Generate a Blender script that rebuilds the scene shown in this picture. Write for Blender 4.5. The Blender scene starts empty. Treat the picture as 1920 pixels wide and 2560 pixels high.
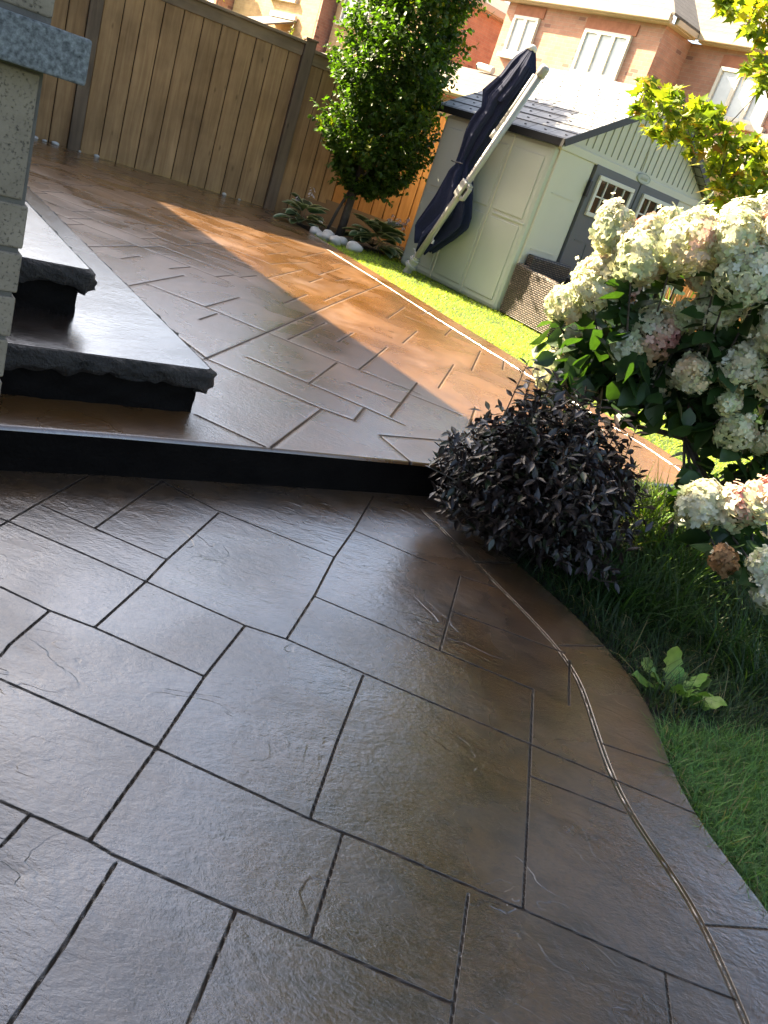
import bpy, bmesh, math, random
import numpy as np
from mathutils import Vector, Matrix

R = math.radians
SC = bpy.context.scene
COL = SC.collection

# ------------------------------------------------------------------ camera, sky, sun, exposure
CAM_H = 1.35
cam_d = bpy.data.cameras.new("camera")
cam = bpy.data.objects.new("camera", cam_d)
COL.objects.link(cam)
cam_d.sensor_fit = 'VERTICAL'
cam_d.sensor_height = 36.0
cam_d.lens = 36.0 * 2071.0 / 2560.0
cam_d.clip_start = 0.05
cam_d.clip_end = 2000.0
RC = Matrix(((0.94149745, 0.33702010, 0.0), (0.12890967, -0.36012132, 0.92395613), (0.31139179, -0.86990234, -0.38249846)))
m = Matrix.Identity(4)
for i in range(3):
    m[i][0] = RC[i][0]
    m[i][1] = -RC[i][1]
    m[i][2] = -RC[i][2]
m[2][3] = CAM_H
cam.matrix_world = m
SC.camera = cam

SUN_AZ, SUN_EL = -67.0, 35.0          # azimuth clockwise from +Y, elevation
world = bpy.data.worlds.new("World")
SC.world = world
world.use_nodes = True
wn = world.node_tree
sky = wn.nodes.new("ShaderNodeTexSky")
sky.sky_type = 'NISHITA'
sky.sun_disc = False
sky.sun_elevation = R(SUN_EL)
sky.sun_rotation = R(SUN_AZ)
sky.air_density = 1.0
sky.dust_density = 4.0
sky.ozone_density = 1.0
bg = wn.nodes["Background"]
bg.inputs[1].default_value = 0.074
wb = wn.nodes.new('ShaderNodeMix'); wb.data_type = 'RGBA'; wb.blend_type = 'MULTIPLY'; wb.inputs[0].default_value = 1.0
wb.inputs[7].default_value = (1.03, 1.0, .955, 1)
wn.links.new(sky.outputs[0], wb.inputs[6])
wn.links.new(wb.outputs[2], bg.inputs[0])

sd = bpy.data.lights.new("sun", 'SUN')
sd.energy = 5.0
sd.angle = R(0.5)
sd.color = (1.0, 0.85, 0.60)
sun = bpy.data.objects.new("sun", sd)
COL.objects.link(sun)
S_DIR = Vector((math.sin(R(SUN_AZ)) * math.cos(R(SUN_EL)), math.cos(R(SUN_AZ)) * math.cos(R(SUN_EL)), math.sin(R(SUN_EL))))
sun.rotation_euler = S_DIR.to_track_quat('Z', 'Y').to_euler()
sun.location = (-8, 6, 12)

SC.view_settings.view_transform = 'Standard'
SC.view_settings.look = 'None'
SC.view_settings.exposure = 2.98
SC.view_settings.gamma = 1.0
SC.cycles.max_bounces = 8
SC.cycles.transparent_max_bounces = 8

# ------------------------------------------------------------------ helpers
def rng(s):
    return np.random.default_rng(s)

def tag(o, label=None, cat=None, group=None, kind=None):
    if label: o['label'] = label
    if cat: o['category'] = cat
    if group: o['group'] = group
    if kind: o['kind'] = kind
    return o

def empty(name, loc=(0, 0, 0), rz=0.0, label=None, cat=None, group=None):
    o = bpy.data.objects.new(name, None)
    COL.objects.link(o)
    o.location = loc
    o.rotation_euler = (0, 0, rz)
    o.empty_display_size = 0.1
    return tag(o, label, cat, group)

def link(name, me, mat=None, parent=None):
    o = bpy.data.objects.new(name, me)
    COL.objects.link(o)
    if mat is not None and len(me.materials) == 0: me.materials.append(mat)
    if parent is not None: o.parent = parent
    return o

def smooth(o, on=True):
    o.data.polygons.foreach_set('use_smooth', [on] * len(o.data.polygons))
    return o

def npmesh(name, V, F, mat=None, parent=None, col=None, attrs=None, sm=False):
    V = np.asarray(V, dtype=np.float32)
    F = np.asarray(F, dtype=np.int32)
    me = bpy.data.meshes.new(name)
    me.vertices.add(len(V))
    me.vertices.foreach_set('co', V.ravel())
    k = F.shape[1]
    me.loops.add(F.size)
    me.loops.foreach_set('vertex_index', F.ravel())
    me.polygons.add(len(F))
    me.polygons.foreach_set('loop_start', np.arange(0, F.size, k, dtype=np.int32))
    me.polygons.foreach_set('loop_total', np.full(len(F), k, dtype=np.int32))
    if sm: me.polygons.foreach_set('use_smooth', np.ones(len(F), dtype=bool))
    if col is not None:
        a = me.attributes.new('Col', 'FLOAT_COLOR', 'POINT')
        c = np.ones((len(V), 4), dtype=np.float32)
        c[:, :3] = col
        a.data.foreach_set('color', c.ravel())
    for n_, v_ in (attrs or {}).items():
        a = me.attributes.new(n_, 'FLOAT', 'POINT')
        a.data.foreach_set('value', np.asarray(v_, dtype=np.float32))
    me.update(calc_edges=True)
    return link(name, me, mat, parent)

class MB:
    """collects shapes and links them as ONE mesh object"""
    def __init__(self): self.bm = bmesh.new()
    def box(self, c, s, rz=0.0, mat4=None, bev=0.0):
        M = mat4 if mat4 is not None else Matrix.Translation(c) @ Matrix.Rotation(rz, 4, 'Z')
        r = bmesh.ops.create_cube(self.bm, size=1.0, matrix=M @ Matrix.Diagonal((s[0], s[1], s[2], 1)))
        if bev > 0:
            es = list({e for v in r['verts'] for e in v.link_edges})
            bmesh.ops.bevel(self.bm, geom=es, offset=bev, segments=2, affect='EDGES', profile=0.5)
        return self
    def poly(self, pts, depth=None):
        vs = [self.bm.verts.new(p) for p in pts]
        f = self.bm.faces.new(vs)
        if depth is not None:
            r = bmesh.ops.extrude_face_region(self.bm, geom=[f])
            bmesh.ops.translate(self.bm, vec=depth, verts=[v for v in r['geom'] if isinstance(v, bmesh.types.BMVert)])
        return self
    def tube(self, pts, rad, seg=8, cap=True):
        pts = [Vector(p) for p in pts]
        rad = rad if isinstance(rad, (list, tuple)) else [rad] * len(pts)
        rings = []
        ref = Vector((0, 0, 1))
        for i, p in enumerate(pts):
            t = (pts[min(i + 1, len(pts) - 1)] - pts[max(i - 1, 0)]).normalized()
            x = t.cross(ref)
            if x.length < 1e-3: x = t.cross(Vector((1, 0, 0)))
            x.normalize(); y = t.cross(x).normalized()
            rings.append([self.bm.verts.new(p + (x * math.cos(a) + y * math.sin(a)) * rad[i]) for a in [2 * math.pi * k / seg for k in range(seg)]])
        for a, b in zip(rings[:-1], rings[1:]):
            for k in range(seg):
                self.bm.faces.new((a[k], a[(k + 1) % seg], b[(k + 1) % seg], b[k]))
        if cap:
            self.bm.faces.new(list(reversed(rings[0]))); self.bm.faces.new(rings[-1])
        return self
    def lathe(self, prof, seg=20, M=Matrix.Identity(4)):
        rings = []
        for (r, z) in prof:
            rings.append([self.bm.verts.new(M @ Vector((r * math.cos(2 * math.pi * k / seg), r * math.sin(2 * math.pi * k / seg), z))) for k in range(seg)])
        for a, b in zip(rings[:-1], rings[1:]):
            for k in range(seg):
                self.bm.faces.new((a[k], a[(k + 1) % seg], b[(k + 1) % seg], b[k]))
        self.bm.faces.new(list(reversed(rings[0]))); self.bm.faces.new(rings[-1])
        return self
    def build(self, name, mat, parent=None, sm=False, fix=True):
        if fix: bmesh.ops.recalc_face_normals(self.bm, faces=self.bm.faces[:])
        me = bpy.data.meshes.new(name)
        self.bm.to_mesh(me); self.bm.free()
        o = link(name, me, mat, parent)
        if sm: smooth(o)
        return o

def norm(a): return a / np.maximum(np.linalg.norm(a, axis=-1, keepdims=True), 1e-9)

def scatter(tv, tf, pos, ydir, nrm, scale, colA, colB=None, tw=None):
    """copies of one small template (leaf, petal) at many places: -> verts, faces, colours"""
    tv = np.asarray(tv, float); tf = np.asarray(tf, int); n = len(pos); k = len(tv)
    y = norm(ydir); x = norm(np.cross(y, nrm)); z = np.cross(x, y)
    s = np.asarray(scale, float).reshape(n, -1)
    if s.shape[1] == 1: s = np.repeat(s, 3, axis=1)
    L = tv[None] * s[:, None, :]
    V = pos[:, None, :] + L[:, :, 0:1] * x[:, None] + L[:, :, 1:2] * y[:, None] + L[:, :, 2:3] * z[:, None]
    F = (tf[None] + (np.arange(n) * k)[:, None, None]).reshape(-1, tf.shape[1])
    c = np.repeat(np.asarray(colA, float)[:, None, :], k, axis=1) if np.ndim(colA) == 2 else np.broadcast_to(np.asarray(colA, float), (n, k, 3)).copy()
    if colB is not None:
        w = np.asarray(tw, float)[None, :, None]
        c = c * (1 - w) + np.asarray(colB, float)[..., None, :] * w
    return V.reshape(-1, 3), F, c.reshape(-1, 3)

LEAF_V = [(0, 0, 0), (-.30, .30, .05), (-.34, .55, .06), (0, .45, -.03), (.34, .55, .06), (.30, .30, .05), (-.16, .82, .0), (.16, .82, .0), (0, 1, -.08)]
LEAF_F = [(0, 3, 1), (1, 3, 2), (0, 5, 3), (5, 4, 3), (2, 3, 6), (3, 4, 7), (6, 3, 8), (3, 7, 8)]
SLEAF_V = [(0, 0, 0), (-.22, .45, .04), (0, .45, -.03), (.22, .45, .04), (0, 1, -.06)]
SLEAF_F = [(0, 2, 1), (0, 3, 2), (1, 2, 4), (2, 3, 4)]

def ribbons(base, dirs, length, width, droop, seg, colA, colB, seed, lean=None):
    """arching grass blades as ribbons"""
    g = rng(seed); n = len(base)
    t = np.linspace(0, 1, seg + 1)
    d = norm(dirs)
    hor = d.copy(); hor[:, 2] = 0; hor = norm(hor + 1e-6)
    side = norm(np.stack([-hor[:, 1], hor[:, 0], np.zeros(n)], 1) + g.normal(0, .25, (n, 3)))
    P = base[:, None, :] + d[:, None, :] * (t[None, :, None] * length[:, None, None])
    P = P + hor[:, None, :] * (t ** 2)[None, :, None] * (droop * length)[:, None, None] * .6
    P[:, :, 2] -= (t ** 2.2)[None, :] * (droop * length)[:, None]
    w = np.maximum(1 - t ** 1.6, .02)[None, :, None] * width[:, None, None] * .5
    V = np.stack([P - side[:, None] * w, P + side[:, None] * w], 2).reshape(-1, 3)
    k = (seg + 1) * 2
    q = np.array([(2 * i, 2 * i + 1, 2 * i + 3, 2 * i + 2) for i in range(seg)])
    F = (q[None] + (np.arange(n) * k)[:, None, None]).reshape(-1, 4)
    tt = np.repeat(t, 2)[None, :, None]
    c = colA[:, None, :] * (1 - tt) + colB[:, None, :] * tt
    return V, F, c.reshape(-1, 3)

# ------------------------------------------------------------------ materials
def mat_new(name):
    m_ = bpy.data.materials.new(name); m_.use_nodes = True
    nt = m_.node_tree
    return m_, nt, nt.nodes, nt.links, nt.nodes['Principled BSDF']

def N(nt, typ, **kw):
    n_ = nt.nodes.new(typ)
    for k_, v_ in kw.items():
        if k_.startswith('i_'):
            key = k_[2:]
            key = int(key) if key.isdigit() else key.replace('_', ' ')
            n_.inputs[key].default_value = v_
        else: setattr(n_, k_, v_)
    return n_

def ramp(nt, stops, interp='LINEAR'):
    r_ = nt.nodes.new('ShaderNodeValToRGB'); cr = r_.color_ramp; cr.interpolation = interp
    while len(cr.elements) < len(stops): cr.elements.new(.5)
    for e_, (p_, c_) in zip(cr.elements, stops):
        e_.position = p_
        e_.color = (c_, c_, c_, 1) if isinstance(c_, (int, float)) else (*c_, 1)
    return r_

def math_(nt, op, a, b=None, c=None, clamp=False):
    n_ = nt.nodes.new('ShaderNodeMath'); n_.operation = op; n_.use_clamp = clamp
    for i, v in enumerate((a, b, c)):
        if v is None: continue
        if isinstance(v, (int, float)): n_.inputs[i].default_value = v
        else: nt.links.new(v, n_.inputs[i])
    return n_.outputs[0]

def mixc(nt, f, a, b, mode='MIX'):
    n_ = nt.nodes.new('ShaderNodeMix'); n_.data_type = 'RGBA'; n_.blend_type = mode
    for i, v in ((0, f), (6, a), (7, b)):
        if isinstance(v, (int, float)): n_.inputs[i].default_value = v
        elif isinstance(v, tuple): n_.inputs[i].default_value = (*v, 1)
        else: nt.links.new(v, n_.inputs[i])
    return n_.outputs[2]

def objco(nt, scale=(1, 1, 1), rot=(0, 0, 0)):
    tc = nt.nodes.new('ShaderNodeTexCoord'); mp = nt.nodes.new('ShaderNodeMapping')
    mp.inputs['Scale'].default_value = scale; mp.inputs['Rotation'].default_value = rot
    nt.links.new(tc.outputs['Object'], mp.inputs[0])
    return mp.outputs[0]

def noise(nt, vec, scale, detail=4, rough=.55, dist=0.0):
    n_ = N(nt, 'ShaderNodeTexNoise'); n_.inputs['Scale'].default_value = scale; n_.inputs['Detail'].default_value = detail
    n_.inputs['Roughness'].default_value = rough; n_.inputs['Distortion'].default_value = dist
    nt.links.new(vec, n_.inputs['Vector'])
    return n_.outputs['Fac']

def bump(nt, h, strength=.3, dist=.01):
    b = N(nt, 'ShaderNodeBump'); b.inputs['Strength'].default_value = strength; b.inputs['Distance'].default_value = dist
    nt.links.new(h, b.inputs['Height'])
    return b.outputs[0]

def simple(name, col, rough=.6, spec=.5, var=.12, scale=6.0, bmp=.15, bdist=.004, metal=0.0):
    m_, nt, nd, lk, p = mat_new(name)
    v = objco(nt)
    n1 = noise(nt, v, scale, 6)
    r_ = ramp(nt, [(.25, tuple(c * (1 - var) for c in col)), (.75, tuple(min(1, c * (1 + var)) for c in col))])
    lk.new(n1, r_.inputs[0]); lk.new(r_.outputs[0], p.inputs['Base Color'])
    p.inputs['Roughness'].default_value = rough; p.inputs['Specular IOR Level'].default_value = spec
    p.inputs['Metallic'].default_value = metal
    if bmp > 0:
        n2 = noise(nt, v, scale * 9, 4)
        lk.new(bump(nt, n2, bmp, bdist), p.inputs['Normal'])
    return m_

def leafmat(name, transl=.35, rough=.4, spec=.5, tint=(1.15, 1.2, .5), nscale=30):
    m_, nt, nd, lk, p = mat_new(name)
    at = N(nt, 'ShaderNodeAttribute'); at.attribute_name = 'Col'
    v = objco(nt)
    n1 = noise(nt, v, nscale, 3)
    r_ = ramp(nt, [(.3, .8), (.7, 1.15)]); lk.new(n1, r_.inputs[0])
    c = mixc(nt, 1.0, at.outputs['Color'], r_.outputs[0], 'MULTIPLY')
    lk.new(c, p.inputs['Base Color']); p.inputs['Roughness'].default_value = rough; p.inputs['Specular IOR Level'].default_value = spec
    if transl > 0:
        tr = N(nt, 'ShaderNodeBsdfTranslucent')
        ct = mixc(nt, 1.0, c, tint, 'MULTIPLY'); lk.new(ct, tr.inputs[0])
        mx = N(nt, 'ShaderNodeMixShader'); mx.inputs[0].default_value = transl
        lk.new(p.outputs[0], mx.inputs[1]); lk.new(tr.outputs[0], mx.inputs[2])
        lk.new(mx.outputs[0], nd['Material Output'].inputs[0])
    return m_

def patio_mat(name, base=((.070, .039, .017), (.130, .070, .031)), dark=(.014, .012, .012), grey=(.084, .080, .080), rough=.18, rel=1.0, jw=.75, gw=1.0, lip=.0, gr=1.0, gsp=.9, cior=1.8, coat=.85, crough=.11, gmix=.55, dk=1.0, gcol=.75, gc2=(.030, .021, .015)):
    """stamped, sealed concrete: slate relief, tooled joints (distance stored on the mesh), dark release colour in the lows"""
    m_, nt, nd, lk, p = mat_new(name)
    tc = N(nt, 'ShaderNodeTexCoord'); v = tc.outputs['Object']
    at = N(nt, 'ShaderNodeAttribute'); at.attribute_name = 'jd'
    bt = N(nt, 'ShaderNodeAttribute'); bt.attribute_name = 'bd'
    wob = noise(nt, v, 38, 3)
    jd = math_(nt, 'ADD', at.outputs['Fac'], math_(nt, 'MULTIPLY_ADD', wob, .003, -.0015))
    g1 = N(nt, 'ShaderNodeMapRange', interpolation_type='SMOOTHSTEP'); lk.new(jd, g1.inputs[0])
    for i_, v_ in ((1, .0005), (2, .0060 * jw), (3, 1.0), (4, 0.0)): g1.inputs[i_].default_value = v_
    g2 = N(nt, 'ShaderNodeMapRange', interpolation_type='SMOOTHSTEP'); lk.new(math_(nt, 'ABSOLUTE', math_(nt, 'SUBTRACT', bt.outputs['Fac'], .0062 * gw)), g2.inputs[0])
    for i_, v_ in ((1, .000), (2, .0058 * gw), (3, 1.0), (4, 0.0)): g2.inputs[i_].default_value = v_
    # slate relief: broad waves, terraced clefts, fine grain
    mp = N(nt, 'ShaderNodeMapping'); lk.new(v, mp.inputs[0]); mp.inputs['Rotation'].default_value = (0, 0, R(-8)); mp.inputs['Scale'].default_value = (1, 1.7, 1)
    broad = noise(nt, mp.outputs[0], 2.6, 2, .5, .3)
    mid = noise(nt, mp.outputs[0], 9, 4, .55, .5)
    fine = noise(nt, mp.outputs[0], 70, 5, .62, .2)
    grain = noise(nt, mp.outputs[0], 28, 5, .6, .4)
    grit = noise(nt, v, 230, 3, .6)
    cl = noise(nt, mp.outputs[0], 3.0, 3, .42, 1.0)
    st = math_(nt, 'MULTIPLY', cl, 7.0)
    fr = math_(nt, 'FRACT', st)
    step = N(nt, 'ShaderNodeMapRange', interpolation_type='SMOOTHSTEP'); lk.new(fr, step.inputs[0])
    for i_, v_ in ((1, .86), (2, .99), (3, 0.0), (4, 1.0)): step.inputs[i_].default_value = v_
    ter = math_(nt, 'SUBTRACT', step.outputs[0], fr)
    msk = N(nt, 'ShaderNodeMapRange', interpolation_type='SMOOTHSTEP'); lk.new(noise(nt, v, 2.3, 3), msk.inputs[0])
    for i_, v_ in ((1, .50), (2, .66), (3, 0.0), (4, 1.0)): msk.inputs[i_].default_value = v_
    h = math_(nt, 'MULTIPLY', broad, .0032 * rel)
    h = math_(nt, 'MULTIPLY_ADD', mid, .0018 * rel, h)
    h = math_(nt, 'MULTIPLY_ADD', grain, .0014 * gr, h)
    h = math_(nt, 'MULTIPLY_ADD', fine, .0010 * gr, h)
    h = math_(nt, 'MULTIPLY_ADD', grit, .00030, h)
    h = math_(nt, 'MULTIPLY_ADD', math_(nt, 'MULTIPLY', ter, msk.outputs[0]), .0014 * (rel if rel > .6 else rel * .12), h)
    g3 = N(nt, 'ShaderNodeMapRange', interpolation_type='SMOOTHSTEP'); lk.new(at.outputs['Fac'], g3.inputs[0])
    for i_, v_ in ((1, .0), (2, .030), (3, 1.0), (4, 0.0)): g3.inputs[i_].default_value = v_
    if lip > 0: h = math_(nt, 'MULTIPLY_ADD', g3.outputs[0], -.0030 * lip, h)
    h = math_(nt, 'MULTIPLY_ADD', g1.outputs[0], -.0055, h)
    h = math_(nt, 'MULTIPLY_ADD', g2.outputs[0], -.0055 * gw, h)
    b = N(nt, 'ShaderNodeBump'); b.inputs['Strength'].default_value = 1.0; b.inputs['Distance'].default_value = 1.0
    lk.new(h, b.inputs['Height']); lk.new(b.outputs[0], p.inputs['Normal'])
    # colour
    r1 = ramp(nt, [(.3, base[0]), (.68, base[1])]); lk.new(noise(nt, v, 1.5, 5, .6), r1.inputs[0])
    rg = ramp(nt, [(.40, 0.0), (.74, gmix)]); lk.new(noise(nt, v, 3.3, 6, .62, .4), rg.inputs[0])
    c = mixc(nt, rg.outputs[0], r1.outputs[0], grey)
    rb = ramp(nt, [(.28, .9), (.66, 0.0)]); lk.new(noise(nt, v, 2.7, 5, .6, .8), rb.inputs[0])
    c = mixc(nt, math_(nt, 'MULTIPLY', rb.outputs[0], .62 * dk), c, tuple(x * .45 for x in base[0]))
    rd = ramp(nt, [(.38, .75), (.52, 0.0)]); lk.new(noise(nt, mp.outputs[0], 11, 7, .68, .6), rd.inputs[0])
    c = mixc(nt, math_(nt, 'MULTIPLY', rd.outputs[0], .6 * dk), c, dark)
    lo = ramp(nt, [(.30, .55), (.5, 0.0)]); lk.new(fine, lo.inputs[0])
    c = mixc(nt, math_(nt, 'MULTIPLY', lo.outputs[0], dk), c, dark)
    edge = math_(nt, 'MULTIPLY', step.outputs[0], math_(nt, 'MULTIPLY', msk.outputs[0], .12))
    c = mixc(nt, edge, c, dark)
    g1w = N(nt, 'ShaderNodeMapRange', interpolation_type='SMOOTHSTEP'); lk.new(jd, g1w.inputs[0])
    for i_, v_ in ((1, .0015), (2, .0085 * jw), (3, 1.0), (4, 0.0)): g1w.inputs[i_].default_value = v_
    c = mixc(nt, math_(nt, 'MULTIPLY', g1w.outputs[0], math_(nt, 'MULTIPLY_ADD', noise(nt, v, 9, 4), .8, .38, True)), c, (.006, .005, .005))
    c = mixc(nt, math_(nt, 'MULTIPLY', g2.outputs[0], gcol), c, gc2)
    lk.new(c, p.inputs['Base Color'])
    wet = noise(nt, v, 2.1, 4, .5, .5)
    rr = ramp(nt, [(.30, rough * .6), (.70, rough + .22)]); lk.new(wet, rr.inputs[0])
    rc = ramp(nt, [(.30, crough * .5), (.70, crough + .12)]); lk.new(wet, rc.inputs[0]); lk.new(rc.outputs[0], p.inputs['Coat Roughness'])
    wc = ramp(nt, [(.30, 1.0), (.70, .45)]); lk.new(wet, wc.inputs[0])
    lk.new(math_(nt, 'MULTIPLY', math_(nt, 'MULTIPLY', wc.outputs[0], math_(nt, 'MULTIPLY_ADD', g2.outputs[0], -gsp, 1.0)), math_(nt, 'MULTIPLY_ADD', g1w.outputs[0], -coat, coat)), p.inputs['Coat Weight'])
    lk.new(math_(nt, 'ADD', rr.outputs[0], math_(nt, 'MULTIPLY', g1w.outputs[0], .35)), p.inputs['Roughness'])
    lk.new(math_(nt, 'MULTIPLY', math_(nt, 'MULTIPLY_ADD', g1w.outputs[0], -.85, .95), math_(nt, 'MULTIPLY_ADD', g2.outputs[0], -gsp, 1.0)), p.inputs['Specular IOR Level']); p.inputs['IOR'].default_value = 1.6
    p.inputs['Coat IOR'].default_value = cior
    lk.new(b.outputs[0], p.inputs['Coat Normal'])
    return m_

def brick_mat(name, c1, c2, mortar, bw=.215, bh=.065, mw=.010, rough=.85, odd=None, oddamt=.0, local=True):
    m_, nt, nd, lk, p = mat_new(name)
    tc = N(nt, 'ShaderNodeTexCoord'); sx = N(nt, 'ShaderNodeSeparateXYZ'); lk.new(tc.outputs['Object'], sx.inputs[0])
    sn = N(nt, 'ShaderNodeSeparateXYZ'); lk.new(tc.outputs['Normal'], sn.inputs[0])
    f = math_(nt, 'GREATER_THAN', math_(nt, 'ABSOLUTE', sn.outputs[0]), .7)
    u = math_(nt, 'ADD', math_(nt, 'MULTIPLY', sx.outputs[0], math_(nt, 'SUBTRACT', 1.0, f)), math_(nt, 'MULTIPLY', sx.outputs[1], f))
    cv = N(nt, 'ShaderNodeCombineXYZ'); lk.new(u, cv.inputs[0]); lk.new(sx.outputs[2], cv.inputs[1])
    br = N(nt, 'ShaderNodeTexBrick'); lk.new(cv.outputs[0], br.inputs['Vector'])
    br.inputs['Color1'].default_value = (*c1, 1); br.inputs['Color2'].default_value = (*c2, 1); br.inputs['Mortar'].default_value = (*mortar, 1)
    br.inputs['Scale'].default_value = 1.0; br.inputs['Brick Width'].default_value = bw; br.inputs['Row Height'].default_value = bh + mw
    br.inputs['Mortar Size'].default_value = mw * .5; br.inputs['Mortar Smooth'].default_value = .2; br.inputs['Bias'].default_value = -.2
    n1 = noise(nt, tc.outputs['Object'], 3.0, 5); r_ = ramp(nt, [(.3, .82), (.7, 1.12)]); lk.new(n1, r_.inputs[0])
    c = mixc(nt, 1.0, br.outputs['Color'], r_.outputs[0], 'MULTIPLY')
    if odd is not None:      # single darker bricks
        b2 = N(nt, 'ShaderNodeTexBrick'); lk.new(cv.outputs[0], b2.inputs['Vector'])
        b2.inputs['Color1'].default_value = (0, 0, 0, 1); b2.inputs['Color2'].default_value = (1, 1, 1, 1); b2.inputs['Mortar'].default_value = (0, 0, 0, 1)
        b2.inputs['Scale'].default_value = 1.0; b2.inputs['Brick Width'].default_value = bw; b2.inputs['Row Height'].default_value = bh + mw
        b2.inputs['Mortar Size'].default_value = mw * .5
        od = math_(nt, 'GREATER_THAN', b2.outputs['Color'], 1 - oddamt)
        c = mixc(nt, math_(nt, 'MULTIPLY', od, .8), c, odd)
    lk.new(c, p.inputs['Base Color']); p.inputs['Roughness'].default_value = rough; p.inputs['Specular IOR Level'].default_value = .25
    hh = math_(nt, 'SUBTRACT', math_(nt, 'MULTIPLY', noise(nt, tc.outputs['Object'], 60, 4), .25), br.outputs['Fac'])
    lk.new(bump(nt, hh, .8, .008), p.inputs['Normal'])
    return m_

def wood_mat(name, c1, c2, rough=.75, long_axis=2):
    m_, nt, nd, lk, p = mat_new(name)
    s = [14, 14, 14]; s[long_axis] = .9
    v = objco(nt, tuple(s))
    at = N(nt, 'ShaderNodeAttribute'); at.attribute_name = 'tone'
    n1 = noise(nt, v, 1.0, 6, .6, 1.2)
    r_ = ramp(nt, [(.3, c1), (.7, c2)]); lk.new(n1, r_.inputs[0])
    v2 = objco(nt)
    n2 = noise(nt, v2, 2.2, 4); r2 = ramp(nt, [(.3, .72), (.7, 1.15)]); lk.new(n2, r2.inputs[0])
    c = mixc(nt, 1.0, r_.outputs[0], r2.outputs[0], 'MULTIPLY')
    tn = math_(nt, 'ADD', at.outputs['Fac'], 1.0)
    c = mixc(nt, 1.0, c, tn, 'MULTIPLY')
    # knots
    vo = N(nt, 'ShaderNodeTexVoronoi'); vo.inputs['Scale'].default_value = 1.0
    s3 = [6, 6, 6]; s3[long_axis] = 2.2
    lk.new(objco(nt, tuple(s3)), vo.inputs['Vector'])
    rk = ramp(nt, [(.03, .85), (.10, 0.0)]); lk.new(vo.outputs['Distance'], rk.inputs[0])
    c = mixc(nt, math_(nt, 'MULTIPLY', rk.outputs[0], .7), c, tuple(x * .35 for x in c1))
    lk.new(c, p.inputs['Base Color']); p.inputs['Roughness'].default_value = rough; p.inputs['Specular IOR Level'].default_value = .3
    lk.new(bump(nt, n1, .35, .003), p.inputs['Normal'])
    return m_

def shingle_mat(name, c1, c2, gap, bw=.3, bh=.14, rough=.9, slope=True):
    """roof shingles laid in rows by height"""
    m_, nt, nd, lk, p = mat_new(name)
    tc = N(nt, 'ShaderNodeTexCoord'); sx = N(nt, 'ShaderNodeSeparateXYZ'); lk.new(tc.outputs['Object'], sx.inputs[0])
    sn = N(nt, 'ShaderNodeSeparateXYZ'); lk.new(tc.outputs['Normal'], sn.inputs[0])
    f = math_(nt, 'GREATER_THAN', math_(nt, 'ABSOLUTE', sn.outputs[0]), math_(nt, 'ABSOLUTE', sn.outputs[1]))
    u = math_(nt, 'ADD', math_(nt, 'MULTIPLY', sx.outputs[0], math_(nt, 'SUBTRACT', 1.0, f)), math_(nt, 'MULTIPLY', sx.outputs[1], f))
    cv = N(nt, 'ShaderNodeCombineXYZ'); lk.new(u, cv.inputs[0]); lk.new(sx.outputs[2], cv.inputs[1])
    br = N(nt, 'ShaderNodeTexBrick'); lk.new(cv.outputs[0], br.inputs['Vector'])
    br.inputs['Color1'].default_value = (*c1, 1); br.inputs['Color2'].default_value = (*c2, 1); br.inputs['Mortar'].default_value = (*gap, 1)
    br.inputs['Scale'].default_value = 1.0; br.inputs['Brick Width'].default_value = bw; br.inputs['Row Height'].default_value = bh
    br.inputs['Mortar Size'].default_value = .006; br.inputs['Mortar Smooth'].default_value = .3
    n1 = noise(nt, tc.outputs['Object'], 14, 5); r_ = ramp(nt, [(.3, .8), (.7, 1.15)]); lk.new(n1, r_.inputs[0])
    c = mixc(nt, 1.0, br.outputs['Color'], r_.outputs[0], 'MULTIPLY')
    lk.new(c, p.inputs['Base Color']); p.inputs['Roughness'].default_value = rough
    hh = math_(nt, 'SUBTRACT', 1.0, br.outputs['Fac'])
    lk.new(bump(nt, hh, .6, .008), p.inputs['Normal'])
    return m_

def glass_mat(name, col=(.02, .025, .03), rough=.04):
    m_, nt, nd, lk, p = mat_new(name)
    v = objco(nt); r_ = ramp(nt, [(.3, col), (.7, tuple(c * 1.4 for c in col))]); lk.new(noise(nt, v, 2, 3), r_.inputs[0])
    lk.new(r_.outputs[0], p.inputs['Base Color']); p.inputs['Roughness'].default_value = rough; p.inputs['Specular IOR Level'].default_value = .9
    return m_

M = {}
M['patio'] = patio_mat('stamped_concrete')  # greyer copy of the concrete, reflected sky grey mixed into its colour
M['patio_up'] = patio_mat('stamped_concrete_upper', ((.100, .042, .0105), (.180, .080, .020)), rough=.22, rel=.14, gr=1.5, gsp=0.0, jw=1.7, gw=1.5, cior=2.0, coat=1.0, gmix=.06, dk=.22, lip=.6, gc2=(.16, .12, .09), gcol=.5)  # same concrete, more orange for its sunlit look; sun glint paled into border groove
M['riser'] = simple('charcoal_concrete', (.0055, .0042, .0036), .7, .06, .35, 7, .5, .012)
M['rock'] = simple('rock_face', (.036, .030, .026), .55, .3, .45, 9, .9, .02)
M['lawn_soil'] = None
M['leaf_tree'] = leafmat('tree_leaf', .42, .48, .35, (1.7, 2.1, .3))
M['leaf_dark'] = leafmat('purple_leaf', .10, .34, .55, (1.2, .5, .5))
M['leaf_hyd'] = leafmat('hydrangea_leaf', .35, .42, .45, (1.4, 1.6, .3))
M['petal'] = leafmat('petal', .38, .6, .3, (1.05, 1.02, .85), 60)
M['leaf_maple'] = leafmat('maple_leaf', .5, .45, .4, (1.5, 1.5, .4))
M['grass'] = leafmat('grass_blade', .4, .5, .35, (1.35, 1.35, .4), 4)
M['hosta'] = leafmat('hosta_leaf', .2, .45, .4, (1.2, 1.2, .5))
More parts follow.
